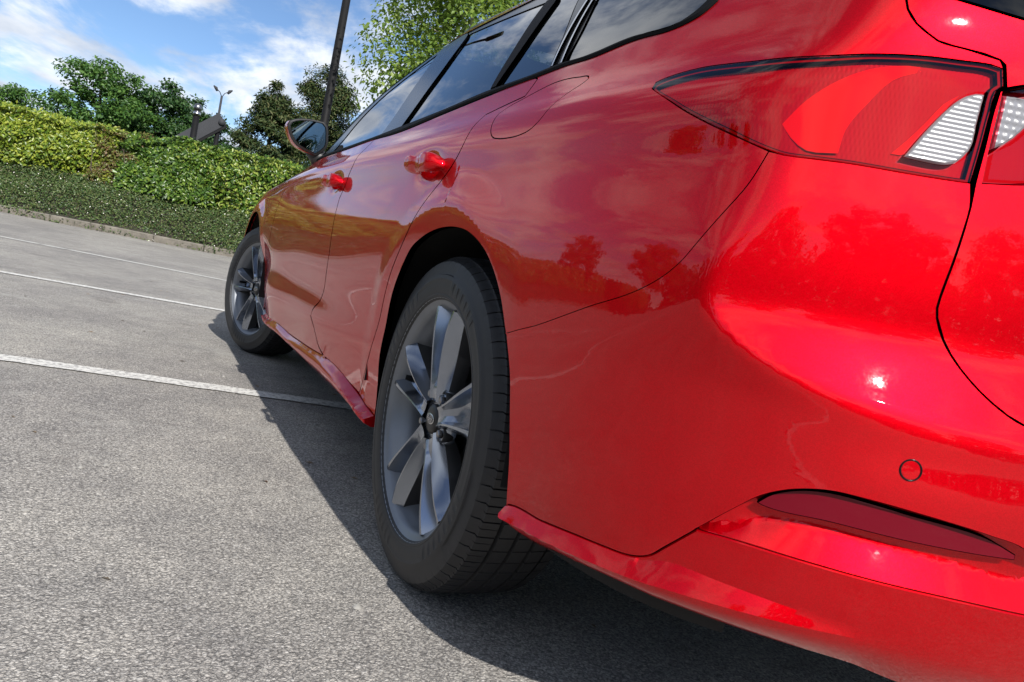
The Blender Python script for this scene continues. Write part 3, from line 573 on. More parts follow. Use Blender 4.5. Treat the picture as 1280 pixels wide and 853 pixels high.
O = {k: np.array(v) for k, v in dict(
 RD_REAR=[(0.2664, 0.9590), (0.2661, 0.9220), (0.3323, 0.9111), (0.3915, 0.8993), (0.4055, 0.8335), (0.5041, 0.7512), (0.5820, 0.6737), (0.6608, 0.5803), (0.7074, 0.5031), (0.7573, 0.4182), (0.7946, 0.3516), (0.8622, 0.2648)],
 ARCH=[(0.7065, 0.2464), (0.7014, 0.2864), (0.7038, 0.3919), (0.6719, 0.4809), (0.6140, 0.5764), (0.5659, 0.6301), (0.5063, 0.6572), (0.4514, 0.6716), (0.3918, 0.6799), (0.3280, 0.6820), (0.2671, 0.6765), (0.1958, 0.6545), (0.1490, 0.6281), (0.0967, 0.5852), (0.0518, 0.5361), (0.0179, 0.4797), (-0.0024, 0.4182), (-0.0176, 0.3519), (-0.0194, 0.2911)],
 BUMP_GAP=[(0.0493, 0.5304), (0.0019, 0.5448), (-0.0295, 0.5542), (-0.1443, 0.5978), (-0.2069, 0.6226), (-0.2414, 0.6444), (-0.2616, 0.6654), (-0.2748, 0.6877), (-0.2952, 0.7260), (-0.3112, 0.7582), (-0.3229, 0.7960)],
 LAMP_BOT=[(-0.1451, 0.8786), (-0.1860, 0.8582), (-0.2182, 0.8413), (-0.2526, 0.8250), (-0.2818, 0.8122), (-0.3042, 0.8031), (-0.3226, 0.7973), (-0.3370, 0.7943), (-0.3656, 0.7951), (-0.3959, 0.7967), (-0.4521, 0.7976), (-0.4978, 0.7996), (-0.5098, 0.8006)],
 LAMP_TOP=[(-0.1411, 0.8816), (-0.1435, 0.8890), (-0.1563, 0.8944), (-0.2079, 0.9032), (-0.2511, 0.9032), (-0.2895, 0.9014), (-0.3484, 0.9037), (-0.4009, 0.9133), (-0.4416, 0.9191), (-0.4786, 0.9219), (-0.5056, 0.9236), (-0.5170, 0.9220)],
 LAMP_R=[(-0.5170, 0.9220), (-0.5214, 0.9047), (-0.5156, 0.8984), (-0.5141, 0.8765), (-0.5126, 0.8386), (-0.5098, 0.8006)],
 TGAP_TOP=[(-0.3681, 1.2217), (-0.3945, 1.0468), (-0.4083, 0.9929), (-0.4142, 0.9746), (-0.4171, 0.9642), (-0.4275, 0.9501), (-0.4403, 0.9416), (-0.4504, 0.9361), (-0.4803, 0.9331), (-0.5124, 0.9293), (-0.5179, 0.9255)],
 TGAP=[(-0.5179, 0.9255), (-0.5229, 0.9050), (-0.5179, 0.8989), (-0.5163, 0.8770), (-0.5156, 0.8393), (-0.5136, 0.8010), (-0.5136, 0.7757), (-0.5121, 0.7544), (-0.5084, 0.7156), (-0.5043, 0.6809), (-0.5037, 0.6680), (-0.5061, 0.6575), (-0.5167, 0.6368), (-0.5370, 0.6102), (-0.5680, 0.5819), (-0.5973, 0.5660)],
 FLAP=[(0.3050, 0.9050), (0.3200, 0.8930), (0.3100, 0.8740), (0.2940, 0.8530), (0.2780, 0.8425), (0.2500, 0.8375), (0.2150, 0.8360), (0.1750, 0.8375), (0.1380, 0.8450), (0.1170, 0.8600), (0.1080, 0.8800), (0.0940, 0.9020), (0.0680, 0.9200), (0.0630, 0.9260), (0.0700, 0.9310), (0.1000, 0.9345), (0.1400, 0.9375), (0.1850, 0.9360), (0.2250, 0.9280), (0.2650, 0.9175)],
 G_REAR=[(1.0374, 0.9421), (1.0549, 1.0213), (1.1067, 1.1524), (1.2797, 1.3015), (0.9470, 1.2726), (0.6659, 1.2403), (0.6305, 1.1906), (0.5349, 1.0659), (0.4875, 0.9681), (0.7041, 0.9541)],
 G_DOORQ=[(0.4581, 0.9690), (0.4794, 1.0544), (0.5535, 1.1865), (0.5975, 1.2331), (0.4975, 1.2237), (0.4002, 1.1434), (0.3067, 1.0466), (0.2577, 0.9768), (0.3564, 0.9721)],
 G_QUART=[(0.2029, 0.9795), (0.2395, 1.0483), (0.3065, 1.1357), (0.3931, 1.2334), (0.3101, 1.2401), (0.1588, 1.2128), (0.0266, 1.1816), (-0.0861, 1.1184), (-0.1354, 1.0563), (-0.1342, 1.0172), (-0.0950, 0.9984), (0.0244, 0.9935), (0.1115, 0.9859)],
 VAL_TOP=[(-0.0150, 0.2908), (-0.1126, 0.3024), (-0.1787, 0.3106), (-0.2311, 0.3157), (-0.2586, 0.3184), (-0.2740, 0.3222), (-0.2888, 0.3298), (-0.3039, 0.3463), (-0.3323, 0.3792), (-0.3657, 0.3810), (-0.4307, 0.3797), (-0.5024, 0.3765), (-0.5687, 0.3742), (-0.6389, 0.3701)],
 VAL_BOT=[(-0.0111, 0.2787), (-0.0359, 0.2590), (-0.0678, 0.2485), (-0.1566, 0.2605), (-0.2371, 0.2670), (-0.3202, 0.2673), (-0.4050, 0.2640), (-0.4849, 0.2579), (-0.5181, 0.2534), (-0.5748, 0.2418), (-0.7268, 0.2227)],
 POCK_TOP=[(-0.3325, 0.3802), (-0.3523, 0.4029), (-0.3680, 0.4206), (-0.3834, 0.4368), (-0.4024, 0.4494), (-0.4219, 0.4570), (-0.4418, 0.4610), (-0.4761, 0.4607), (-0.5110, 0.4582), (-0.5843, 0.4491), (-0.6160, 0.4418)],
 REFL=[(-0.3797, 0.4256), (-0.3934, 0.4407), (-0.4159, 0.4524), (-0.4425, 0.4577), (-0.4769, 0.4566), (-0.5121, 0.4533), (-0.5854, 0.4449), (-0.6189, 0.4317), (-0.6198, 0.4238), (-0.5842, 0.4225), (-0.5193, 0.4223), (-0.4493, 0.4242), (-0.3860, 0.4233)],
 WHITE=[(-0.4432, 0.8143), (-0.4624, 0.8133), (-0.4815, 0.8141), (-0.4917, 0.8176), (-0.4987, 0.8254), (-0.5049, 0.8377), (-0.5056, 0.8646), (-0.5067, 0.8939), (-0.4979, 0.8928), (-0.4894, 0.8885), (-0.4804, 0.8799), (-0.4624, 0.8519)],
 BRIGHT=[(-0.3288, 0.8290), (-0.3464, 0.8574), (-0.3705, 0.8819), (-0.3964, 0.8985), (-0.4242, 0.9081), (-0.4571, 0.9140), (-0.4504, 0.9093), (-0.4201, 0.8915), (-0.4031, 0.8656), (-0.3874, 0.8330), (-0.3851, 0.8072), (-0.3565, 0.8048), (-0.3401, 0.8154)],
 LAMP_IN=[(-0.5228, 0.9017), (-0.5405, 0.9090), (-0.5630, 0.9176), (-0.5842, 0.8188), (-0.5610, 0.8117), (-0.5224, 0.8046), (-0.5224, 0.8450), (-0.5231, 0.8785)],
 TG_GLASS=[(-0.4533, 0.9851), (-0.4884, 0.9813), (-0.5291, 0.9776), (-0.9500, 0.9680), (-1.1600, 0.9660), (-1.1600, 1.2250), (-0.7500, 1.2200), (-0.4600, 1.2000), (-0.4200, 1.1700), (-0.4050, 1.0800)],
 SK_TOP=[(2.6408, 0.2465), (2.0560, 0.2730), (1.8161, 0.2692), (1.5937, 0.2753), (1.4058, 0.2823), (1.2253, 0.2904), (1.0876, 0.2854), (0.9468, 0.2710), (0.8613, 0.2610), (0.7784, 0.2539), (0.7090, 0.2477)],
 SK_BOT=[(2.6927, 0.2188), (2.0711, 0.2256), (1.4963, 0.2194), (1.0376, 0.2199), (0.8833, 0.2179), (0.7129, 0.2169)],
 B_GAP=[(1.3000, 0.9360), (1.2850, 0.9050), (1.2650, 0.8750), (1.2600, 0.8400), (1.3000, 0.7900), (1.3300, 0.7450), (1.3050, 0.6600), (1.2880, 0.5700), (1.3050, 0.5000), (1.3350, 0.4400), (1.3900, 0.4050), (1.4000, 0.3850), (1.3520, 0.3570), (1.3120, 0.3140), (1.2300, 0.2880)],
 FD_FRONT=[(2.4600, 0.9300), (2.4550, 0.8500), (2.4650, 0.7700), (2.4780, 0.6700), (2.4850, 0.5750), (2.4400, 0.4070), (2.4300, 0.2660)],
 BELT_LO=[(2.4500, 0.9280), (2.1000, 0.9340), (1.7000, 0.9310), (1.3000, 0.9300), (1.0169, 0.9251), (0.6830, 0.9421), (0.4663, 0.9541), (0.2768, 0.9623), (0.1879, 0.9675), (0.1029, 0.9683), (0.0097, 0.9789), (-0.1091, 0.9830), (-0.1506, 0.9972), (-0.1668, 1.0133), (-0.1614, 1.0437)],
 BELT_RD=[(0.2768, 0.9623), (0.4663, 0.9541), (0.6830, 0.9421), (1.0169, 0.9251), (1.3000, 0.9300)],
 BELT_FD=[(1.7000, 0.9310), (2.1000, 0.9340), (2.4500, 0.9280)],
 SK_RD=[(1.2300, 0.2902), (1.0876, 0.2854), (0.9468, 0.2710)],
 SK_FD=[(2.0560, 0.2730), (1.8161, 0.2692), (1.5937, 0.2753), (1.4058, 0.2823), (1.2300, 0.2902)],
 BELT_UP=[(2.3500, 0.9420), (2.1000, 0.9480), (1.7000, 0.9450), (1.3000, 0.9420), (1.0899, 0.9443), (0.7041, 0.9541), (0.4857, 0.9669), (0.2934, 0.9724), (0.2140, 0.9776), (0.1134, 0.9775), (0.0190, 0.9883), (-0.1023, 0.9906), (-0.1350, 1.0079), (-0.1462, 1.0240), (-0.1366, 1.0491)],
 G_FRONT=[(2.0600, 0.9520), (2.0000, 1.0600), (1.8400, 1.1630), (1.6500, 1.2330), (1.4700, 1.2970), (1.3550, 1.1670), (1.3050, 1.0600), (1.2700, 0.9500), (1.6000, 0.9520)],
 TRIM_TOPQ=[(-0.1091, 1.0908), (-0.0431, 1.1511), (-0.0780, 1.1700)],
 FRAME_TOP=[(-0.0500, 1.2150), (0.0000, 1.2500), (0.1500, 1.2750), (0.4000, 1.2900), (0.7000, 1.3020), (0.9949, 1.3456), (1.2296, 1.3661), (1.6359, 1.4253), (1.6800, 1.3220)],
 A_EDGE=[(1.7000, 1.3150), (1.9000, 1.2150), (2.0800, 1.1000), (2.2300, 1.0100), (2.3500, 0.9440)],
 STRIP1=[(0.2445, 0.9776), (0.3635, 1.1561), (0.3526, 1.1529), (0.2379, 0.9776)],
 STRIP2=[(0.2135, 0.9783), (0.3318, 1.1468), (0.3214, 1.1438), (0.2075, 0.9785)],
 MULL=[(0.4868, 0.9689), (0.5374, 1.0674), (0.6305, 1.1906), (0.6746, 1.2430), (0.6006, 1.2318), (0.5606, 1.1908), (0.4816, 1.0558), (0.4598, 0.9702)],
 BPIL=[(1.2514, 0.9370), (1.3089, 1.0621), (1.3531, 1.1700), (1.5342, 1.3115), (1.2982, 1.3064), (1.1172, 1.1572), (1.0639, 1.0251), (1.0416, 0.9438)],
 LEDGE_T=[(-0.0150, 0.2896), (-0.1789, 0.3096), (-0.2477, 0.3157), (-0.2795, 0.3195), (-0.3112, 0.3306), (-0.3661, 0.3297), (-0.4430, 0.3237), (-0.5038, 0.3162), (-0.6710, 0.2945)],
 LEDGE_B=[(-0.0225, 0.2756), (-0.1810, 0.2920), (-0.2500, 0.2999), (-0.2850, 0.3035), (-0.3178, 0.3074), (-0.3699, 0.3095), (-0.4463, 0.3099), (-0.5061, 0.3087), (-0.6790, 0.2815)],
 SENSOR=[(-0.5020, 0.4997)],
 BRIGHT2=[(-0.4698, 0.8418), (-0.4562, 0.8255), (-0.4426, 0.8175), (-0.4336, 0.8173), (-0.4467, 0.8352), (-0.4611, 0.8583), (-0.4724, 0.8774), (-0.4788, 0.8837), (-0.4854, 0.8893), (-0.4768, 0.8750)],
 WHITE_IN=[(-0.5223, 0.8966), (-0.5586, 0.8999), (-0.5623, 0.8833), (-0.5388, 0.8503), (-0.5222, 0.8382), (-0.5218, 0.8699)],
 MIRROR=[(0.9443, 1.0428), (0.9382, 1.0605), (0.9195, 1.0720), (0.8643, 1.0869), (0.8028, 1.0905), (0.7874, 1.0782), (0.7762, 1.0351), (0.7734, 0.9963), (0.7932, 0.9648), (0.8130, 0.9467), (0.8991, 0.9739), (0.9311, 1.0108)]
).items()}
CAR = tag(empty('estate_car'), 'bright red five door estate car parked close by with smoked grey alloy wheels', 'car')
def inpoly(P, poly):
    x, y = P[:, 0], P[:, 1]; c = np.zeros(len(P), bool); n = len(poly)
    for i in range(n):
        x1, y1 = poly[i]; x2, y2 = poly[(i + 1) % n]
        if y1 == y2: continue
        m = ((y1 > y) != (y2 > y)); c ^= m & (x < (x2 - x1) * (y - y1) / (y2 - y1) + x1)
    return c
def dist_poly(P, poly):
    D = np.full(len(P), 9.)
    for i in range(len(poly)):
        a = poly[i]; b = poly[(i + 1) % len(poly)]; d = b - a; L = d @ d
        if L < 1e-14: continue
        t = np.clip(((P - a) @ d) / L, 0, 1); D = np.minimum(D, np.hypot(*(P - a - t[:, None] * d).T))
    return D
def smooth_loop(poly, sp, closed=True):
    """resample with Catmull-Rom between corners"""
    P = np.array(poly, float); keep = [0]
    for i in range(1, len(P)):
        if np.hypot(*(P[i] - P[keep[-1]])) > .0015: keep.append(i)
    P = P[keep]
    if np.hypot(*(P[0] - P[-1])) < .0015: P = P[:-1]
    n = len(P); cor = np.zeros(n, bool)
    for i in range(n):
        a = P[i] - P[i - 1]; b = P[(i + 1) % n] - P[i]; c = a @ b / (np.linalg.norm(a) * np.linalg.norm(b) + 1e-12); cor[i] = c < .78
    out = []
    for i in range(n):
        p1, p2 = P[i], P[(i + 1) % n]; p0 = p1 - (p2 - p1) if cor[i] else P[i - 1]; p3 = p2 + (p2 - p1) if cor[(i + 1) % n] else P[(i + 2) % n]
        L = np.hypot(*(p2 - p1)); k = max(1, int(L / sp)); l0 = max(np.hypot(*(p1 - p0)), 1e-6); l3 = max(np.hypot(*(p3 - p2)), 1e-6)
        m1 = .5 * ((p1 - p0) / l0 + (p2 - p1) / L) * L; m2 = .5 * ((p3 - p2) / l3 + (p2 - p1) / L) * L
        for j in range(k):
            t = j / k; out.append((2*t**3-3*t*t+1) * p1 + (t**3-2*t*t+t) * m1 + (-2*t**3+3*t*t) * p2 + (t**3-t*t) * m2)
    return np.array(out)
def area(P): return .5 * np.sum(P[:, 0] * np.roll(P[:, 1], -1) - np.roll(P[:, 0], -1) * P[:, 1])
def inset(P, d):
    a = P - np.roll(P, 1, 0); b = np.roll(P, -1, 0) - P
    na = np.stack([-a[:, 1], a[:, 0]], 1); nb = np.stack([-b[:, 1], b[:, 0]], 1)
    na /= np.linalg.norm(na, axis=1, keepdims=True) + 1e-12; nb /= np.linalg.norm(nb, axis=1, keepdims=True) + 1e-12
    m = na + nb; l = (m * m).sum(1, keepdims=True); return P + d * m * 2 / np.maximum(l, .9)
def panel(name, out, mat, parent=None, holes=(), sp=.012, gap=.002, depth=.014, off=None, mirror=False, spz=None, edge=.0022, lines=(), dip=.0018, an=False):
    parent = parent or CAR
    P0 = smooth_loop(out, sp * .8)
    if area(P0) < 0: P0 = P0[::-1]
    hl = []
    for h in holes:
        H = smooth_loop(h, sp * .6); hl.append(H if area(H) < 0 else H[::-1])
    loops = [P0] + hl
    R0 = [inset(L, gap + edge) for L in loops]; R1 = [inset(L, gap) for L in loops]
    spz = spz or sp; lo, hi = R0[0].min(0), R0[0].max(0)
    gs = np.arange(lo[0], hi[0], sp); gz = np.arange(lo[1], hi[1], spz); g = np.stack(np.meshgrid(gs, gz), -1); g[::2, :, 0] += sp * .5; g = g.reshape(-1, 2)
    ok = inpoly(g, R0[0])
    for h in R0[1:]: ok &= ~inpoly(g, h)
    g = g[ok]
    dd = np.min([dist_poly(g, h) for h in R0], axis=0); g = g[dd > min(sp, spz) * .55]
    LP = []
    for L in lines:
        q = np.concatenate([np.linspace(L[i], L[i + 1], max(2, int(np.hypot(*(L[i + 1] - L[i])) / (sp * .8))), endpoint=False) for i in range(len(L) - 1)])
        q = q[inpoly(q, R0[0])]; q = q[dist_poly(q, R0[0]) > sp * .3]
        if len(q) > 1: LP.append(q); g = g[np.min([np.hypot(*(g - v).T) for v in q], axis=0) > sp * .5]
    V2 = np.concatenate(R0 + LP + [g]); E = []; n = 0
    for L in R0: E += [(n + i, n + (i + 1) % len(L)) for i in range(len(L))]; n += len(L)
    for L in LP: E += [(n + i, n + i + 1) for i in range(len(L) - 1)]; n += len(L)
    r = delaunay_2d_cdt([Vector(v) for v in V2.tolist()], E, [], 0, 1e-7)
    v2 = np.array([tuple(v) for v in r[0]]); F = np.array([f for f in r[2] if len(f) == 3], int)
    c = v2[F].mean(1); ok = inpoly(c, R0[0])
    for h in R0[1:]: ok &= ~inpoly(c, h)
    F = F[ok].tolist()
    def place(q, extra=0.):
        P = solve(q[:, 0], q[:, 1]); Nn = normal(P); o = extra + (off(q[:, 0], q[:, 1]) if off else 0.)
        return P + Nn * (o[:, None] if hasattr(o, '__len__') else o), Nn
    P, Nn = place(v2); V = [P]; NN = [Nn]; base = len(v2)
    # orientation
    tri = P[F[len(F) // 2]]; s = np.cross(tri[1] - tri[0], tri[2] - tri[0]) @ Nn[F[len(F) // 2][0]]
    if s < 0: F = [f[::-1] for f in F]
    # map ring vertices to output indices (order is kept for input vertices unless merged)
    omap = {}
    for k, ids in enumerate(r[3]):
        for i in ids: omap[i] = k
    n = 0
    for L, R in zip(loops, R1):
        m = len(L); top = [omap.get(n + i, n + i) for i in range(m)]; n += m
        a, na = place(R, -dip); b, nb = place(R, -depth)
        out2 = inset(R, -.002); po, _ = place(out2, -dip); t = po - a; t /= np.linalg.norm(t, axis=1, keepdims=True) + 1e-12
        ia = base; ib = base + m; base += 2 * m; V += [a, b]; na = na + t * 1.0; NN += [na / np.linalg.norm(na, axis=1, keepdims=True), t]
        for i in range(m):
            j = (i + 1) % m
            q1 = [top[i], ia + i, ia + j, top[j]]; q2 = [ia + i, ib + i, ib + j, ia + j]
            F += [q1, q2]
    V = np.concatenate(V); NN = np.concatenate(NN)
    if mirror:
        k = len(V); V = np.concatenate([V, V * [1, -1, 1]]); NN = np.concatenate([NN, NN * [1, -1, 1]]); F = F + [[i + k for i in f[::-1]] for f in F]
    if mirror:                                     # tie the two halves together on the centre line
        i = np.argsort(np.abs(V[:k, 1]))[:60]; lo_, hi_ = i[np.argmin(V[i, 2])], i[np.argmax(V[i, 2])]; F.append([int(lo_), int(hi_), int(hi_) + k, int(lo_) + k])
    o = mesh_obj(name, V, F, mat, parent, smooth=True, normals=NN if (off is None or an) else None)
    if off is not None and not an:
        try: o.data.set_sharp_from_angle(angle=math.radians(24))
        except Exception: pass
    return o
def cat(*a): return np.concatenate([np.asarray(q, float).reshape(-1, 2) for q in a])
def X(*a): return np.array([(x - XC, z) for x, z in a])
def dens(P):
    P = np.asarray(P, float); n = len(P); Q = np.concatenate([P, P[-1:] + [[-.3, -.3]], P[:1] + [[.3, -.3]]])
    q = smooth_loop(Q, .003); i = np.argmin(np.hypot(*(q - P[-1]).T)); return q[:i + 1]
for k in ('VAL_TOP', 'VAL_BOT', 'POCK_TOP'): O[k + '_D'] = dens(O[k])
# ---- main painted panels
qp_top = X((-.50, 1.33), (-.2, 1.335), (.1, 1.335))
quarter = cat(O['RD_REAR'], O['SK_TOP'][-2:], O['ARCH'][:14], O['BUMP_GAP'], O['LAMP_BOT'][5::-1], O['LAMP_TOP'][1:], O['TGAP_TOP'][::-1][1:], [(-.22, 1.262), (-.05, 1.262)], O['TRIM_TOPQ'], O['BELT_LO'][::-1][:8])
panel('quarter_panel', quarter, M['paint'], holes=[O['FLAP']], sp=.0078, gap=.0001, edge=.0005, dip=.0002)
panel('fuel_flap', O['FLAP'], M['paint'], sp=.009, gap=.0006, edge=.0010, dip=.0010)
rd = cat(O['RD_REAR'][::-1], O['BELT_RD'], O['B_GAP'], O['SK_RD'])
rear_door = panel('rear_door', rd, M['paint'], sp=.012, gap=.0014, edge=.0016)
fd = cat(O['B_GAP'][::-1], O['BELT_FD'], O['FD_FRONT'], O['SK_FD'])
front_door = panel('front_door', fd, M['paint'], sp=.014, gap=.0014, edge=.0016)
arcf = X(*[(2.70 + .372 * math.cos(t), .318 + .372 * math.sin(t)) for t in np.linspace(math.pi + .18, -.18, 40)])
wing = cat(O['FD_FRONT'], X((2.25, .27)), arcf, X((3.15, .25), (3.55, .27), (3.58, .5), (3.5, .74), (3.2, .80), (2.8, .835), (2.4, .872), (2.1, .925)))
panel('front_wing', wing, M['paint'], sp=.02)
bumper = cat(O['BUMP_GAP'], O['LAMP_BOT'][6:], O['TGAP'][6:], [(-1.16, .562), (-1.16, .436)], O['POCK_TOP_D'][::-1], O['VAL_TOP_D'][O['VAL_TOP_D'][:, 0] > O['POCK_TOP'][0, 0]][:2:-1], O['ARCH'][-1:13:-1])
panel('rear_bumper', bumper, M['paint'], sp=.010, mirror=True, gap=.0001, edge=.0005, dip=.0002)
BUMP = COL.objects['rear_bumper']
# ---- tailgate with its rear window
tg_top = [(-.30, 1.30), (-.33, 1.36), (-1.16, 1.38), (-1.16, .571)]
tg = cat(O['TGAP'], [(-1.16, .567), (-1.16, 1.262), (-.27, 1.262)], O['TGAP_TOP'])
panel('tailgate', tg, M['paint'], sp=.015, mirror=True, gap=.0008, edge=.0012, holes=[O['LAMP_IN'], O['TG_GLASS']])
TG = COL.objects['tailgate']
panel('rear_window', O['TG_GLASS'], M['rear_glass'], TG, sp=.03, mirror=True, gap=.001, off=lambda s, z: -.002 + 0 * s, an=True)
# ---- lower rear valance, pocket, reflector
vt_s, vt_z = O['VAL_TOP_D'][::-1].T; vb_s, vb_z = O['VAL_BOT_D'][::-1].T
def val_off(s, z):
    zt = np.interp(s, vt_s, vt_z); zb = np.interp(s, vb_s, vb_z); t = np.clip((zt - z) / (zt - zb), 0, 1)
    r = np.clip((-s - .28) / .3, 0, 1)             # 0 on the flank, 1 on the rear
    lt = np.interp(s, LT[::-1, 0], LT[::-1, 1]); lt = np.where(s > -.275, zt, lt); lb = np.interp(s, LB[::-1, 0], LB[::-1, 1])      # the light-catching ledge
    amp = np.interp(s, [-.52, -.30, 0.02], [.0, .019, .014])
    led = np.clip((lt - z) / np.maximum(lt - lb, .006), 0, 1); tk = np.clip((lb - z) / np.maximum(lb - zb, .01), 0, 1.2)
    return -.001 + amp * led - .040 * tk ** 1.6 * (1 - .5 * r)
LT, LB = dens(O['LEDGE_T']), dens(O['LEDGE_B'])
val = cat(O['VAL_TOP_D'], [(-1.16, .362), (-1.16, .20)], O['VAL_BOT_D'][::-1])
panel('lower_valance', val, M['paint'], sp=.008, spz=.004, off=val_off, mirror=True, lines=(LT[(LT[:, 0] < -.285) & (LT[:, 0] > -.52)], LB[LB[:, 0] > -.52]), gap=.0008, edge=.0014, depth=.03)
pt_s, pt_z = O['POCK_TOP_D'][::-1].T
def pock_off(s, z):
    zt = np.interp(s, pt_s, pt_z); zb = np.interp(s, vt_s, vt_z); t = np.clip((z - zb) / np.maximum(zt - zb, .004), 0, 1)
    return -.001 - .022 * np.clip(t / .42, 0, 1) * np.clip((-s - .30) / .09, .0, 1)
pock = cat(O['POCK_TOP_D'], [(-1.16, .436), (-1.16, .362)], O['VAL_TOP_D'][O['VAL_TOP_D'][:, 0] < O['POCK_TOP'][0, 0]][::-1])
panel('bumper_pocket', pock, M['paint'], BUMP, sp=.008, spz=.004, off=pock_off, mirror=True, lines=(np.stack([pt_s, np.interp(pt_s, vt_s, vt_z) * .4 + pt_z * .6], 1),), gap=.0004, edge=.001, depth=.03, dip=.001)
refl = cat(O['REFL'])
panel('reflector', refl, M['reflector'], BUMP, sp=.006, spz=.004, gap=.001, edge=.001, dip=.0008, depth=.02, off=lambda s, z: -.010 + 0 * s, an=True)
c = O['SENSOR'][0]; P = solve(c[:1], c[1:]); Nn = normal(P)[0]; a = Vector(Nn); q = a.to_track_quat('Z', 'Y').to_matrix()
def on_skin(V): return np.array([tuple(q @ Vector(v) + Vector(P[0])) for v in V])
tv, tf = lathe([(.0098, -.002), (.0098, .0006), (.0114, .0009), (.0118, -.002)], 32, 'z'); mesh_obj('sensor_ring', on_skin(tv), tf, M['black_gloss'], BUMP, smooth=True)
tv, tf = lathe([(.0001, .0002), (.0091, .0002), (.0094, -.002)], 32, 'z'); mesh_obj('parking_sensor', on_skin(tv), tf, M['paint'], BUMP)
# ---- tail lamps
lamp = cat(O['LAMP_BOT'], O['LAMP_R'][::-1][1:], O['LAMP_TOP'][::-1][1:])
TL = panel('tail_lamp', lamp, M['lamp_base'], sp=.0010, spz=.009, gap=.0003, depth=.05, off=lambda s, z: -.010 + .0005 * np.abs(((s + .25 * z) / .0045) % 1 - .35) * np.where(((s + .25 * z) / .0045) % 1 < .35, 1 / .35, 1 / .65) * .8)
inner = inset(smooth_loop(lamp, .008)[::(1 if area(smooth_loop(lamp, .008)) > 0 else -1)], 0.0050)
panel('smoked_border', lamp, M['lamp_rim'], TL, holes=[inner], sp=.006, gap=.0002, edge=.001, dip=.0006, depth=.006, off=lambda s, z: -.0040 + 0 * s, an=True)
panel('lens', lamp, M['lens'], TL, holes=[O['WHITE']], sp=.010, gap=.0003, edge=.0008, dip=.0005, depth=.003)
panel('reversing_lens', O['WHITE'], M['lamp_white'], TL, sp=.004, spz=.0008, gap=.0006, depth=.006, off=lambda s, z: -.001 - .0006 * np.abs(np.sin(z * math.pi / .0048)))
panel('brake_light_reflector', O['BRIGHT'], M['lamp_red'], TL, sp=.010, gap=.0, edge=.0003, depth=.0008, dip=.0, off=lambda s, z: -.0085 + .0015 * np.sin(s * 45))
panel('brake_light_reflector', O['BRIGHT2'], M['lamp_red'], TL, sp=.010, gap=.0, edge=.0003, depth=.0008, dip=.0, off=lambda s, z: -.0085 + 0 * s)
TI = panel('tail_lamp', O['LAMP_IN'], M['lamp_base'], TG, sp=.012, gap=.001, depth=.03, off=lambda s, z: -.018 + 0 * s)
panel('lens', O['LAMP_IN'], M['lens'], TG, holes=[O['WHITE_IN']], sp=.012, gap=.001, depth=.004)
panel('reversing_lens', O['WHITE_IN'], M['lamp_white'], TG, sp=.004, spz=.0015, gap=.0006, depth=.006, off=lambda s, z: -.001 - .001 * np.abs(np.sin(z * math.pi / .008)) - .001 * np.abs(np.sin(s * math.pi / .008)))
# ---- glasshouse
trim = cat(O['BELT_UP'][1:], O['TRIM_TOPQ'][::-1], O['FRAME_TOP'], O['A_EDGE'])
GL = ['G_FRONT', 'G_REAR', 'G_DOORQ', 'G_QUART']
panel('window_surround', trim, M['black_gloss'], holes=[O[g] for g in GL], sp=.02, gap=.0005, depth=.012, off=lambda s, z: -.003 + 0 * s, an=True)
for g, par, mt in zip(GL, (front_door, rear_door, rear_door, None), ('glass', 'glass', 'glass', 'privacy')):
    panel('window_pane', O[g], M[mt], par, sp=.03, gap=.0008, depth=.004, off=lambda s, z: -.005 + 0 * s, an=True)
panel('belt_trim', cat(O['BELT_LO'], O['BELT_UP'][::-1]), M['rubber'], sp=.010, gap=.0006, depth=.012, edge=.003, dip=.003, off=lambda s, z: .004 + 0 * s)
for k in ('STRIP1', 'STRIP2'): panel('pillar_glint_strip', O[k], M['glint_metal'], sp=.006, gap=.0003, depth=.004, edge=.0006, dip=.0006, off=lambda s, z: .0015 + 0 * s, an=True)  # sun glints along the pillar edges, built as pale metal strips
# mullions in front of the black surround
for k in ('MULL', 'BPIL'): panel('pillar_cover', O[k], M['rubber' if k == 'MULL' else 'black_gloss'], sp=.010, gap=.0003, depth=.006, off=lambda s, z: .0012 + 0 * s, an=True)
# ---- roof, bonnet, windscreen, nose : lofted between the left and right skins
rail = cat(O['FRAME_TOP'])[::-1]       # front .. rear? sorted below
rail = rail[np.argsort(-rail[:, 0])]
rs = np.linspace(rail[0, 0], -.16, 40); rz = np.interp(-rs, [-rail[0, 0], -1.636, -1.0, -.6, -.15, .1, .2], [rail[0, 1], 1.338, 1.312, 1.302, 1.285, 1.268, 1.263])
rp = np.concatenate([solve(rs, rz + .0025), [(-.68, .535, 1.266), (-.74, .49, 1.264), (-.79, .44, 1.258), (-.775, .44, 1.245)]])
def loft(Lc, crown, n, edge=0.):
    V = []
    for p, c in zip(Lc, crown):
        for k in range(n):
            t = -1 + 2 * k / (n - 1); V.append((p[0] + (c[1] if hasattr(c, '__len__') else 0) * (1 - t * t), -t * p[1], p[2] + (c[0] if hasattr(c, '__len__') else c) * (1 - abs(t) ** 2.6) + edge * (1 - abs(t) ** 26)))
    return np.array(V), grid_faces(len(Lc), n, flip=False)
v, f = loft(rp, [(.105, 0)] * 40 + [(.10, -.02), (.09, -.04), (.07, -.08), (-.02, -.07)], 61, edge=.024); mesh_obj('roof', v, f, M['paint'], smooth=True)
COL.objects['roof'].parent = CAR
ae = O['A_EDGE'][np.argsort(O['A_EDGE'][:, 1])]
ap = solve(np.interp(np.linspace(0, 1, 16), np.linspace(0, 1, len(ae)), ae[:, 0]), np.interp(np.linspace(0, 1, 16), np.linspace(0, 1, len(ae)), ae[:, 1]))
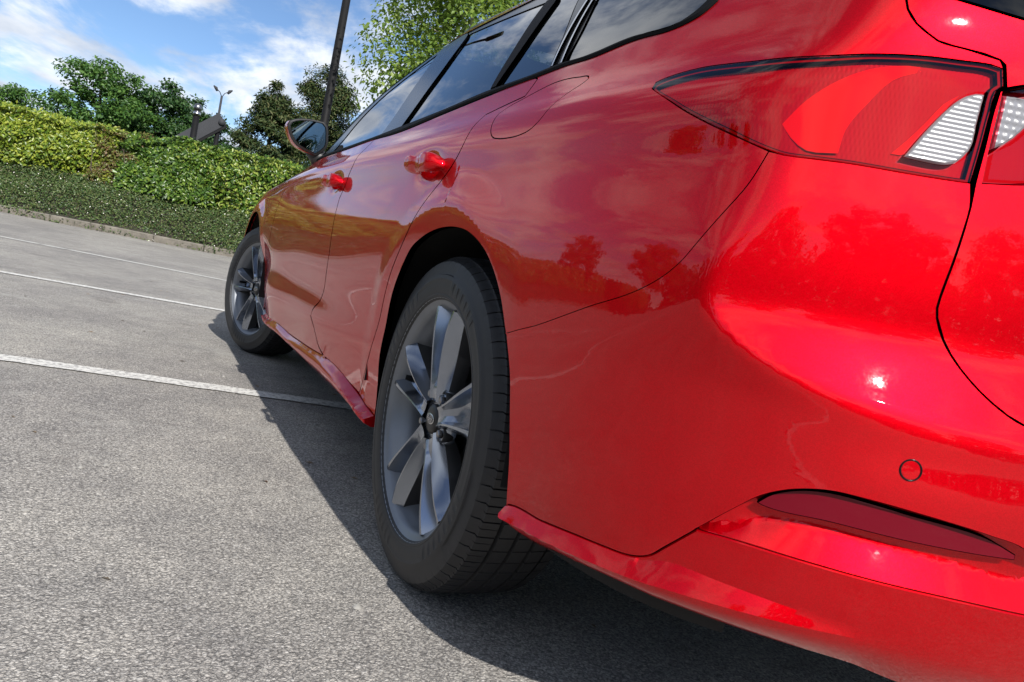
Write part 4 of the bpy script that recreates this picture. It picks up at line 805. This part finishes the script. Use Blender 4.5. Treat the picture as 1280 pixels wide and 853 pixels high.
v, f = loft(ap, [(.01 + .07 * k / 15, .30 - .16 * k / 15) for k in range(16)], 21); mesh_obj('windscreen', v, f[::-1], M['glass'], CAR, smooth=True)
bx = np.linspace(3.55, 2.05, 24); bz = np.interp(bx, [2.1, 2.4, 2.8, 3.2, 3.55], [.925, .872, .835, .80, .74]); bp = solve(bx - XC, bz)
v, f = loft(bp, [(.045, .0)] * 24, 21); mesh_obj('bonnet', v, f, M['paint'], CAR, smooth=True)
nz = np.linspace(.26, .735, 12); npz = solve(np.full(12, 3.55 - XC), nz); v, f = loft(npz, [(0, .17)] * 12, 21); mesh_obj('front_bumper', v, f, M['paint'], CAR, smooth=True)
# the far flank (never seen from this side; closes the shape and carries the shadow)
ss = np.concatenate([np.linspace(-.62, 0, 20), np.linspace(.03, 3.95, 90)]); zz = np.linspace(.25, 1.345, 40)
S2, Z2 = np.meshgrid(ss, zz, indexing='ij'); Pm = solve(S2.ravel(), Z2.ravel()) * [1, -1, 1]
Q = Pm.reshape(len(ss), len(zz), 3); F = []; FW = []
for i in range(len(ss) - 1):
    for j in range(len(zz) - 1):
        cc = Q[i:i + 2, j:j + 2].reshape(-1, 3).mean(0)
        if min(math.hypot(cc[0], cc[2] - .318), math.hypot(cc[0] - 2.7, cc[2] - .318)) < .37: continue
        if cc[2] > .955 and -.4 < cc[0] < 2.0 and cc[2] < 1.29 and not (cc[0] > 1.9 - (cc[2] - .95) * 1.7):
            FW.append([i * len(zz) + j, (i + 1) * len(zz) + j, (i + 1) * len(zz) + j + 1, i * len(zz) + j + 1]); continue
        if cc[0] > 1.9 - (cc[2] - .95) * 1.7 and cc[2] > np.interp(cc[0], [2.0, 2.8, 3.55], [.94, .835, .74]): continue
        F.append([i * len(zz) + j, (i + 1) * len(zz) + j, (i + 1) * len(zz) + j + 1, i * len(zz) + j + 1])
mesh_obj('far_flank', Pm, F, M['paint'], CAR, smooth=True)
mesh_obj('far_windows', Pm, FW, M['privacy'], CAR, smooth=True)
# ---- side skirt
kt, kb = O['SK_TOP'][::-1], O['SK_BOT'][::-1]
def sk_off(s, z):
    zt = np.interp(s, kt[:, 0], kt[:, 1]); zb = np.interp(s, kb[:, 0], kb[:, 1]); t = np.clip((zt - z) / (zt - zb), 0, 1)
    rearw = np.clip((1.35 - s) / .6, 0, 1)
    return -.006 + (.020 + .012 * rearw) * sstep(-.05, .42, t) - .022 * sstep(.5, 1.05, t)
panel('side_skirt', cat(O['SK_TOP'], O['SK_BOT'][::-1]), M['paint'], sp=.012, spz=.004, gap=.0012, off=sk_off, depth=.05)
# ---- dark inside: floor pan, arch liners, cabin tub, seats
fp = merge([box((1.38, 0, .30), (1.60, 1.50, .12)), box((0, 0, .42), (.9, 1.02, .30)), box((2.75, 0, .38), (1.3, 1.0, .3)), box((1.35, 0, .45), (4.0, 1.2, .06)), box((-.68, 0, .42), (.3, 1.2, .10))])
mesh_obj('floor_pan', *fp, M['dark'], CAR)
for cx in (0, 2.7):
    for sy in (1, -1):
        V = []; tt2 = np.linspace(-.02, math.pi + .02, 30)
        for r, y in ((.352, .905), (.395, .885), (.40, .60), (.40, .50), (.01, .50)):
            for t in tt2: V.append((cx + r * math.cos(t), sy * min(y, .86 if sy < 0 else y), .318 + r * math.sin(t)))
        Fv = grid_faces(5, 30)
        mesh_obj('arch_liner', np.array(V)[30:] , grid_faces(4, 30), M['dark'], CAR, smooth=True)
tub = merge([box((1.36, 0, .62), (1.74, 1.72, .05)), box((.1, 0, .74), (1.4, 1.40, .04)), box((2.05, 0, .80), (.35, 1.44, .22), .04), box((-.25, 0, .90), (1.0, 1.25, .04), .01)])
mesh_obj('cabin_trim', *tub, M['interior'], CAR)
dc = [];
for y0 in (.855,):
    S3, Z3 = np.meshgrid(np.linspace(-.38, 2.5, 60), np.linspace(.24, .93, 20), indexing='ij'); Pd = solve(S3.ravel(), Z3.ravel()) - normal(solve(S3.ravel(), Z3.ravel())) * .035
    Fd = [f for f in grid_faces(60, 20) if min(math.hypot(Pd[f, 0].mean(), Pd[f, 2].mean() - .318), 9) > .40]
    mesh_obj('door_lining', Pd, Fd, M['dark'], CAR, smooth=True)
def seat(x, y, w):
    s = merge([box((x + .22, y, .72), (.52, w, .16), .05), box((x - .02, y, .95), (.16, w, .50), .06, Matrix.Rotation(-.28, 3, 'Y')), box((x - .11, y, 1.20), (.10, min(w, .26), .15), .04)])
    return mesh_obj('seat', *s, M['interior'], CAR)
seat(.95, .38, .5); seat(.95, -.38, .5); seat(.12, .36, .58); seat(.12, -.36, .58)
mesh_obj('steering_wheel', *tube([(1.55 - .06 * math.sin(t), -.38 + .18 * math.cos(t), .98 + .17 * math.sin(t)) for t in np.linspace(0, 2 * math.pi, 28)], .014, 8, False), M['plastic'], CAR, smooth=True)
# ---- door handles
def handle(par, x0, z0, L=.205):
    n = 44; V = []; m = 20
    for k in range(n):
        t = k / (n - 1); u = 2 * t - 1; x = x0 + u * L / 2
        pr = 1 - abs(u) ** 5; yo = -.006 + .040 * pr; hz = (.0158 + .0035 * (u < 0) * abs(u)) * max(.35, (1 - abs(u) ** 8)); th = .0080 + .010 * sstep(.62, .92, abs(u))
        P = solve(np.array([x - XC]), np.array([z0 + .004 * u]))[0]; Nn = normal(P[None])[0]; up = np.array([0, 0, 1.]) - Nn * Nn[2]; up /= np.linalg.norm(up)
        for j in range(m):
            a = 2 * math.pi * j / m; ca, sa = math.cos(a), math.sin(a); e = .75
            V.append(P + Nn * (yo + th * np.sign(ca) * abs(ca) ** e) + up * hz * 1.15 * np.sign(sa) * abs(sa) ** e)
    F = grid_faces(n, m, wrap_v=True) + [list(range(m)), list(range((n - 1) * m, n * m))[::-1]]
    h = mesh_obj('handle', V, F, M['paint'], par, smooth=True)
handle(rear_door, .174, .808, .185); handle(front_door, 1.04, .798, .19)
# ---- door mirror
def mirror():
    out = O['MIRROR']; c = out.mean(0); n = 48; ou = smooth_loop(out, .012)
    if area(ou) < 0: ou = ou[::-1]
    prof = [(.86, -.018), (.93, -.012), (.985, -.012), (1.0, -.004), (1.01, .02), (1.0, .06), (.95, .10), (.84, .135), (.62, .165), (.32, .182), (.02, .188)]
    V = []; m = len(ou)
    for sc, dx in prof:
        for p in ou: V.append((1.93 + dx + (p[0] - c[0]) * .0, c[0] + (p[0] - c[0]) * sc, c[1] + (p[1] - c[1]) * sc + dx * .02))
    F = grid_faces(len(prof), m, wrap_v=True); fm = [0 if i // m < 3 else 1 for i in range(len(F))]
    rt = mesh_obj('door_mirror', V, F, None, front_door, smooth=True, mats=[M['plastic'], M['paint']], fm=fm)
    gl2 = [(1.93 - .010, c[0] + (p[0] - c[0]) * .90, c[1] + (p[1] - c[1]) * .90) for p in ou]
    mesh_obj('mirror_glass', gl2, [list(range(len(gl2)))], M['mirror'], front_door)
    mesh_obj('mirror_arm', *tube([(1.97, .83, .985), (1.96, .80, .955), (1.95, .775, .925)], [.035, .036, .045], 12), M['plastic'], front_door, smooth=True)
mirror()
# ---- wheels
def tyre_mesh():
    # profile: sidewall inner lip -> outer sidewall -> tread -> inner sidewall (radius, y) ; y = 0 is the outer rim face, inward negative
    prof = [(.2285, -.006), (.2315, -.0020), (.2335, .0), (.2345, .0022), (.239, .0034), (.2405, .0027), (.246, .0042), (.258, .0048), (.268, .0046), (.2695, .0053), (.277, .0040), (.2785, .0030), (.288, .0010), (.297, -.0015), (.304, -.0035), (.3095, -.011), (.3128, -.019)]
    nsw = len(prof)
    def tr(y): return .3175 + .0035 - .0055 * abs((y + .100) / .085) ** 2.6
    tread = []
    for a, b in ((-.022, -.052), (-.060, -.088), (-.096, -.124), (-.132, -.158), (-.162, -.180)):
        tread += [(tr(a), a, 0), (tr((a + b) / 2), (a + b) / 2, 0), (tr(b), b, 0), (tr(b) - .0072, b - .0012, 1), (tr(b) - .0072, b - .0050, 1)]
    tread = tread[:-2]
    full = [(r, y, -1) for r, y in prof] + tread + [(.311, -.188, -1), (.30, -.199, -1), (.27, -.206, -1), (.24, -.202, -1), (.2275, -.195, -1)]
    pitch = 66; seg = [0, .055, .075, .13, .15, .5, .52, .56, .58]; V = []; n = 0
    for k in range(pitch):
        for q, t in enumerate(seg):
            a = 2 * math.pi * (k + t) / pitch; ca, sa = math.cos(a), math.sin(a)
            main = q in (2, 3); minor = q in (7,)
            for i, (r, y, kind) in enumerate(full):
                if kind == 0:
                    if main and (y > -.050 or y < -.150 or True): r -= .0050 if (y > -.053 or y < -.130) else .0022
                    if minor and (y > -.045): r -= .0028
                elif kind == -1:
                    if i in (13, 14, 15, 16) and main: r -= (.0, .0012, .0028, .0042)[i - 13]
                    # raised lettering-like bands and moulded slots on the sidewall
                    if i in (7, 8) and (k % 33) in (3, 4, 5, 6, 7, 8, 9, 10, 18, 19, 20, 21, 22, 23) and (q in (1, 2, 3, 4, 5)): y += .0011
                    if i in (11, 12) and (k % 22) in (12, 13, 14, 15, 16, 17): y -= .0022
                aa = a + (.9 * (y + .1) if kind >= 0 else .0) * .12
                V.append((r * math.cos(aa), y, r * math.sin(aa)))
            n += 1
    V = np.array(V)
    return V, grid_faces(n, len(full), wrap_u=True)
def rim_mesh():
    prof = [(.2195, -.200), (.222, -.195), (.206, -.185), (.196, -.16), (.192, -.10), (.194, -.055), (.202, -.034), (.2085, -.024), (.2105, -.013), (.2165, -.0105), (.2235, -.0045), (.2275, .0005), (.2298, .0012), (.2300, -.003), (.224, -.008)]
    return lathe([(r * 1.028 if y > -.04 else r * 1.02, y) for r, y in prof], 96)
def spoke_mesh():
    """one twin-bladed spoke pointing along +z; ridges either side of a hollow"""
    T = np.linspace(0, 1, 22); Wt = [-1.0, -.965, -.80, -.66, -.56, -.40, 0, .40, .56, .66, .80, .965, 1.0]; V = []
    for t in T:
        r = .040 + (.2175 - .040) * t
        half = .0265 + .005 * t + .044 * max(0, t - .12) ** 1.5
        hub = math.exp(-(t / .16) ** 2)
        ridge = -.016 + .013 * math.sin(min(1, t * 1.15) * math.pi / 2) - .004 * t ** 6
        val = ridge - (.004 + .034 * sstep(.06, .45, t)) ; side = ridge - .009 - .010 * math.sin(t * math.pi)
        for w in Wt:
            a = abs(w)
            if a > .98: y = -.062 + .012 * hub
            elif a > .9: y = side - .009
            elif a > .75: y = side + .0015
            elif a > .6: y = ridge
            elif a > .5: y = ridge - .0008
            elif a > .3: y = ridge + (val - ridge) * .72
            else: y = val
            x = w * half * (1 + .12 * (a > .98))
            zz = math.sqrt(max(r * r - x * x * .75, 1e-6)); V.append((x, y, zz))
    return np.array(V), grid_faces(len(T), len(Wt), flip=False)
tyv, tyf = tyre_mesh(); rv, rf = rim_mesh(); sv, sf = spoke_mesh()
def frot(V, a):
    c, s = math.cos(a), math.sin(a); V = np.asarray(V); return np.stack([V[:, 0] * c - V[:, 2] * s, V[:, 1], V[:, 0] * s + V[:, 2] * c], 1)
def make_wheel():
    w = mesh_obj('wheel', rv, rf, M['barrel'], CAR, smooth=True)
    ty = mesh_obj('tyre', tyv, tyf, M['tyre'], w, smooth=True)
    try: ty.data.set_sharp_from_angle(angle=math.radians(32))
    except Exception: pass
    sp0 = mesh_obj('spoke', sv, sf, None, w, smooth=True, mats=[M['alloy'], M['plastic']], fm=[1 if (i % 12) in (0, 11) else 0 for i in range(len(sf))])  # side walls blackened: shade between the spokes put into their colour
    md = sp0.data
    try: md.set_sharp_from_angle(angle=math.radians(20))
    except Exception: pass
    for k in range(1, 5):
        o = bpy.data.objects.new('spoke', md); COL.objects.link(o); o.parent = w; o.rotation_euler = (0, 2 * math.pi * k / 5, 0)
    hb = lathe([(.0001, -.028), (.03, -.028), (.040, -.026), (.058, -.026), (.066, -.031), (.068, -.05)], 40); mesh_obj('hub', *hb, M['alloy'], w, smooth=True)
    hc = lathe([(.0001, -.0185), (.018, -.0190), (.0255, -.0205), (.0285, -.023), (.030, -.032)], 40); mesh_obj('hub_cap', *hc, M['plastic'], w, smooth=True)
    for k in range(5):
        a = math.pi / 2 + math.pi / 5 + 2 * math.pi * k / 5; c, s = math.cos(a) * .054, math.sin(a) * .054
        nv, nf = lathe([(.0001, -.018), (.006, -.018), (.0075, -.0195), (.0082, -.024), (.0085, -.045)], 6); mesh_obj('wheel_nut', nv + [c, 0, s], nf, M['nut'], w)
        nv, nf = lathe([(.0140, -.0262), (.0150, -.0245), (.0165, -.0262), (.0140, -.046)], 20); mesh_obj('nut_recess', nv + [c, 0, s], nf, M['plastic'], w, smooth=True)
    dv, df = lathe([(.07, -.075), (.150, -.075), (.152, -.080), (.152, -.092), (.07, -.092)], 48); mesh_obj('brake_disc', dv, df, M['disc'], w, smooth=False)
    bv, bf = lathe([(.192, -.105), (.15, -.110), (.01, -.112)], 32); mesh_obj('backing_plate', bv, bf, M['dark'], w)
    mesh_obj('valve_stem', *tube([(.152, -.045, .045), (.162, -.022, .047), (.166, -.012, .048)], [.006, .0065, .0055], 10), M['rubber'], w, smooth=True)
    # oval badge with its script on the hub cap
    ov = [(.0185 * math.cos(t), -.0126, .0085 * math.sin(t)) for t in np.linspace(0, 2 * math.pi, 28, endpoint=False)]; ov = [(x, y - .005, z) for x, y, z in ov]; ring2 = [(x * 1.12, y - .0006, z * 1.2) for x, y, z in ov]
    mesh_obj('badge_rim', np.array(ov + ring2), [[i, (i + 1) % 28, 28 + (i + 1) % 28, 28 + i] for i in range(28)], M['steel'], w)
    mesh_obj('badge', np.array(ov) + [0, -.0003, 0], [list(range(28))[::-1]], M['badge'], w)
    cu = bpy.data.curves.new('badge_lettering', 'FONT'); cu.body = 'Ford'; cu.size = .0135; cu.extrude = .0004; cu.shear = .35; cu.align_x = 'CENTER'; cu.align_y = 'CENTER'; cu.materials.append(M['steel'])
    tx = bpy.data.objects.new('badge_lettering', cu); COL.objects.link(tx); tx.parent = w; tx.location = (0, -.0168, 0); tx.rotation_euler = (math.pi / 2, 0, math.pi)
    me = bpy.data.meshes.new_from_object(tx.evaluated_get(bpy.context.evaluated_depsgraph_get())); bpy.data.objects.remove(tx)
    tx = bpy.data.objects.new('badge_lettering', me); COL.objects.link(tx); tx.parent = w; tx.location = (0, -.0168, 0); tx.rotation_euler = (math.pi / 2, 0, math.pi)
    return w
M['badge'] = simple('badge_enamel', (.03, .035, .05), .3, coat=1)
def copy_part(o, par):
    c = o.copy(); COL.objects.link(c); c.parent = par
    for ch in list(o.children):
        d = ch.copy(); COL.objects.link(d); d.parent = c
    return c
YW = .876
wr = make_wheel(); wr.location = (0, YW, .318)
wf = copy_part(wr, CAR); dl = 0.3304; wf.location = (2.70 - math.sin(dl) * (YW - .76), .76 + math.cos(dl) * (YW - .76), .318); wf.rotation_euler = (0, .21, dl)
wf.rotation_mode = 'ZYX' if False else 'XYZ'
for cx in (0, 2.7):
    w = copy_part(wr, CAR); w.location = (cx, -YW, .318); w.rotation_euler = (0, 0, math.pi)
